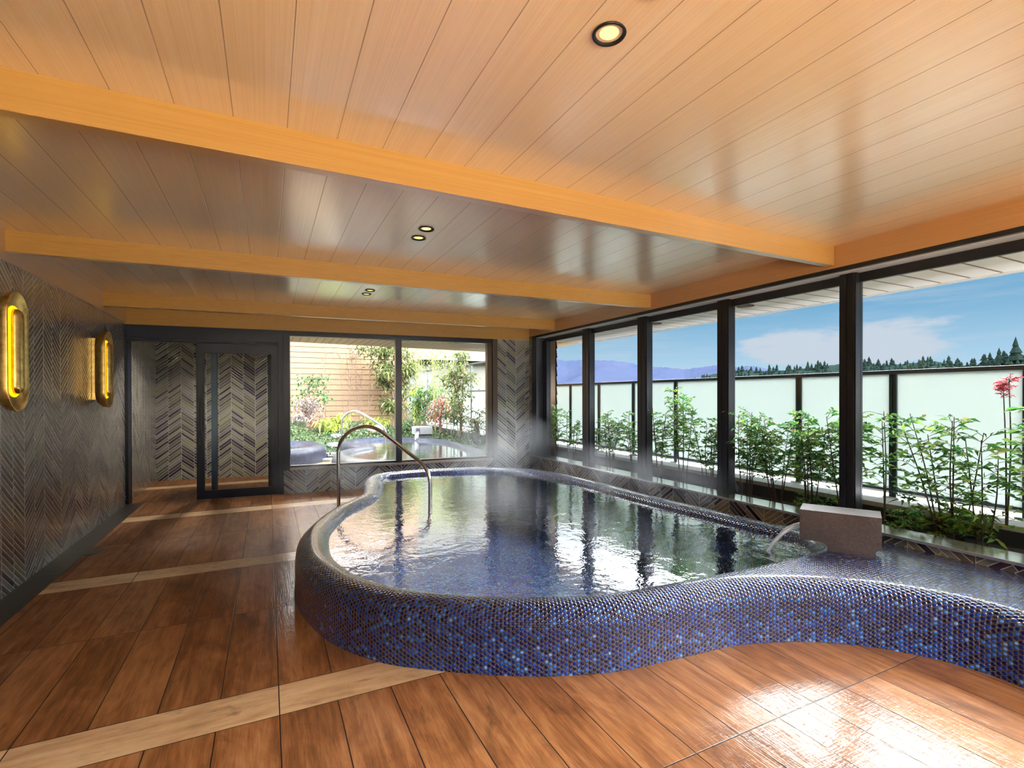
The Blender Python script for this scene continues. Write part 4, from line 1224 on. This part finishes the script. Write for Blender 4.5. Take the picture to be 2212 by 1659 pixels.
leafy('garden_shrub', .95, 14.4, .80, .42, 420, 'dusty pink-grey shrub at the left edge of the far window', LEAF_GREY, 'shrub', L=.10, wid=.05, low=.4)
leafy('garden_shrub', 4.05, 14.6, 1.5, .25, 420, 'bright lime yellow shrub right of the far window mullion', LEAF_YEL, 'shrub', L=.12, wid=.05, low=.2)
leafy('garden_shrub', 4.2, 12.9, 1.0, .34, 420, 'orange and red leaved nandina behind the garden spout', LEAF_RED, 'shrub', L=.10, wid=.035, low=.35)
leafy('garden_shrub', 4.22, 11.4, 2.05, .38, 1500, 'tall leafy shrub growing against the glass fence near the timber wing wall', LEAF_OLIVE, 'shrub', L=.095, wid=.045, low=.15, ell=1.3)
leafy('garden_shrub', 4.25, 10.4, .55, .40, 500, 'low olive shrub at the foot of the timber wing wall', LEAF_OLIVE, 'shrub', L=.08, wid=.03, low=.05, ell=1.3)
leafy('garden_shrub', 4.15, 14.2, 1.35, .35, 700, 'green shrub in front of the end of the glass garden fence', LEAF_FAR, 'shrub', L=.11, wid=.045, low=.15)
leafy('fern', 1.40, 14.0, .34, .26, 150, 'lime green fern in front of the brown garden rock', LEAF_YEL, 'fern', L=.16, wid=.06, low=.1, trunk=.008, group='lime ferns on the mound')
leafy('fern', 1.75, 14.35, .42, .24, 150, 'lime green fern above the brown garden rock', LEAF_YEL, 'fern', L=.16, wid=.06, low=.1, trunk=.008, group='lime ferns on the mound')
leafy('fern', 2.95, 15.2, .30, .34, 170, 'lime green fern at the foot of the leafy evergreen tree', LEAF_YEL, 'fern', L=.14, wid=.05, low=.1, trunk=.008, group='lime ferns on the mound')
leafy('fern', 3.75, 14.6, .36, .24, 170, 'dark green fern behind the bend of the garden handrail', LEAF_FAR, 'fern', L=.12, wid=.05, low=.1, trunk=.008)
leafy('red_leaf_plant', 1.15, 14.3, .22, .2, 90, 'low red-leaved plant on the mound at the left', LEAF_RED, 'plant', L=.10, wid=.05, low=.1, trunk=.006)
def bamboo(x, y, h, n, label, spread=.3):
    z = mound_h(x, y); e = empty('bamboo_clump', (x, y, z)); tag(e, label, 'bamboo', 'bamboo along the glass garden fence')
    lv = Leaves()
    for k in range(n):
        bx, by = random.uniform(-1, 1)*spread*.5, random.uniform(-1, 1)*spread
        top = Vector((bx+random.uniform(-.2, .15), by+random.uniform(-.25, .25), h*random.uniform(.8, 1)))
        pts = [Vector((bx, by, -.05)).lerp(top, t/7) + Vector((0, 0, 0)) for t in range(8)]
        b = B(); b.tube(pts, [.012*(1-.6*t/7) for t in range(8)], 6); b.build('cane', BAMBOO, e)
        for q in range(95):
            t = random.uniform(.28, 1); p = Vector((bx, by, 0)).lerp(top, t) + Vector((random.gauss(0, .14), random.gauss(0, .16), random.gauss(0, .06)))
            lv.leaf(p, Vector((random.uniform(-1, 1), random.uniform(-1, 1), random.uniform(-.6, .1))), random.uniform(.10, .17), .022, .3)
    lv.build('foliage', LEAF_BAMB, e)
bamboo(4.26, 13.2, 2.75, 6, 'tall bamboo clump above the orange nandina and garden spout')
bamboo(4.26, 12.2, 2.4, 4, 'bamboo clump between the garden spout and the leafy shrub')
bamboo(4.22, 15.0, 2.8, 4, 'bamboo clump at the end of the yellow clapboard wall')

# ------------------------------------------------------------------ hills and trees beyond
def hill(name, px, D, mat, label, zfoot=-12, depth=.45, rough=1.0, thick=.5):
    us = np.arange(px[0][0], px[-1][0]+1, 4.0); vs = np.interp(us, [p[0] for p in px], [p[1] for p in px])
    b = B(); rows = 9; m = len(us)
    rng = np.random.RandomState(3)
    for r in range(rows+1):
        t = r/rows
        for k, (u, v) in enumerate(zip(us, vs)):
            d = ray_az(u, v); jag = rng.rand()*rough*D*.0016
            zr = 1.4 + d.z*D + (jag if r == 0 else 0)
            dist = D*(1-depth*t); hgt = zr + (zfoot-zr)*(t**.85)
            wob = math.sin(u*.021+t*5)*.012 + math.sin(u*.05+t*11)*.006
            b.v.append((d.x*dist*(1+wob*t*(1-t)*4), d.y*dist*(1+wob*t*(1-t)*4), hgt + (math.sin(u*.09+r*2.1)+math.sin(u*.043+r))*D*.004*t*(1-t)*3))
    for r in range(rows):
        for k in range(m-1):
            i = r*m+k; b.f.append((i, i+m, i+m+1, i+1)); b.uv.append([(0, 0)]*4)
    # back slope
    i0 = len(b.v)
    for u, v in zip(us, vs):
        d = ray_az(u, v); b.v.append((d.x*D*(1+thick), d.y*D*(1+thick), zfoot))
    for k in range(m-1): b.f.append((i0+k, k, k+1, i0+k+1)); b.uv.append([(0, 0)]*4)
    struct(b.build(name, mat, smooth=True), label, 'hill')
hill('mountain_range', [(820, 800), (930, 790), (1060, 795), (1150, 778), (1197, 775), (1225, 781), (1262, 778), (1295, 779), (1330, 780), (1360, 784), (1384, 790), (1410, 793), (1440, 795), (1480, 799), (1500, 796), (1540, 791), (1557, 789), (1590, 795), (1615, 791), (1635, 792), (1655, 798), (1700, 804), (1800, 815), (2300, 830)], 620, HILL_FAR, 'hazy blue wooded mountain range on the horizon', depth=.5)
NEAR = [(1440, 840), (1500, 822), (1530, 812), (1557, 805), (1600, 800), (1650, 802), (1700, 801), (1745, 796), (1800, 790), (1830, 785), (1862, 781), (1900, 790), (1935, 789), (1962, 786), (2010, 781), (2045, 785), (2080, 792), (2110, 789), (2140, 778), (2175, 772), (2212, 768), (2300, 760), (2500, 750), (2900, 740)]
hill('pine_hill', NEAR, 170, HILL_NEAR, 'dark green pine covered hill behind the frosted fence', depth=.4)
def conifer_geo(b, p, h, r, tiers=3, n=6):
    for t in range(tiers):
        z0 = p[2] + h*(.10+.27*t); z1 = p[2] + h*min(1, .52+.27*t); rr = r*(1-.28*t)
        i = len(b.v); a0 = random.random()
        for k in range(n):
            a = 2*math.pi*(k+a0)/n; q = rr*random.uniform(.75, 1.15)
            b.v.append((p[0]+q*math.cos(a), p[1]+q*math.sin(a), z0))
        b.v.append((p[0], p[1], z1))
        for k in range(n): b.f.append((i+k, i+(k+1) % n, i+n)); b.uv.append([(0, 0)]*3)
def forest():
    b = B()
    us = [p[0] for p in NEAR]; vs = [p[1] for p in NEAR]
    for k in range(900):
        u = random.uniform(1500, 2420); v = np.interp(u, us, vs); d = ray_az(u, v)
        t = random.random()**1.6*.5; D = 170*(1-.4*t)
        zr = 1.4 + d.z*170; z = zr + (-12-zr)*(t**.85)
        h = random.uniform(1.2, 2.8)
        conifer_geo(b, (d.x*D, d.y*D, z-.4), h, h*random.uniform(.28, .42))
    tag(b.build('pine_forest', SAGE), 'dense dark pine forest covering the near hill', 'forest', kind='stuff')
forest()
for u, hh, lb in ((2128, 3.6, 'small pine standing proud of the ridge, left of the tall cedar'), (2158, 4.2, 'middle cedar on the ridge left of the tallest one'), (2194, 6.2, 'tallest cedar on the ridge near the right edge')):
    d = ray_az(u, np.interp(u, [p[0] for p in NEAR], [p[1] for p in NEAR])); D = 166; p = (d.x*D, d.y*D, 1.4+d.z*D-1.5)
    e = empty('cedar_tree', p); tag(e, lb, 'tree', 'cedars on the ridge')
    b = B(); b.tube([(0, 0, 0), (0, 0, hh*.9)], [.14, .03], 6); b.build('trunk', STEM, e)
    b = B(); conifer_geo(b, (0, 0, 0), hh, hh*.24, 3, 8)
    for t in range(5): conifer_geo(b, (0, 0, hh*.12*t), hh*.62, hh*.24*(1-.15*t), 1, 9)
    b.build('foliage', SAGE, e)

# ------------------------------------------------------------------ steam
def steam_material():
    b = M('steam'); tc = b.n('ShaderNodeTexCoord').outputs['Object']
    x, y, z = b.xyz(tc)
    r = (x*x + y*y + z*z).sqrt()
    px, py, pz = b.xyz(b.pos())
    n = b.noise(b.comb(px*2.2, py*2.2, pz*1.5), 1.0, 3, .55, .6)
    d = (1.0 - r).mx(0).pw(1.3) * n.step(.36, .72)
    a = X(b.nt, b.n('ShaderNodeObjectInfo').outputs['Alpha'])
    v = b.n('ShaderNodeVolumeScatter'); v.inputs['Color'].default_value = (.94, .95, 1, 1); v.inputs['Anisotropy'].default_value = .2
    b.put(v.inputs['Density'], d*a*2.0)
    b.nt.links.new(v.outputs[0], b.out.inputs['Volume'])
    return b.m
STEAM = steam_material()
def steam(loc, rad, k, label):
    bm = bmesh.new(); bmesh.ops.create_icosphere(bm, subdivisions=3, radius=1)
    me = bpy.data.meshes.new('steam'); bm.to_mesh(me); bm.free(); me.materials.append(STEAM)
    o = bpy.data.objects.new('steam', me); COL.objects.link(o); o.location = loc; o.scale = rad; o.color = (1, 1, 1, k)
    tag(o, label, 'steam', kind='stuff')
steam((2.95, 6.50, .66), (1.02, .85, .62), .8, 'steam rising off the far corner of the indoor bath by the tiled pier')
steam((3.47, 4.3, .55), (.50, 1.75, .34), .8, 'thin steam drifting along the window side of the indoor bath')
steam((.80, 7.10, .34), (.85, .55, .38), .8, 'wisp of steam over the floor in front of the low tile wall')
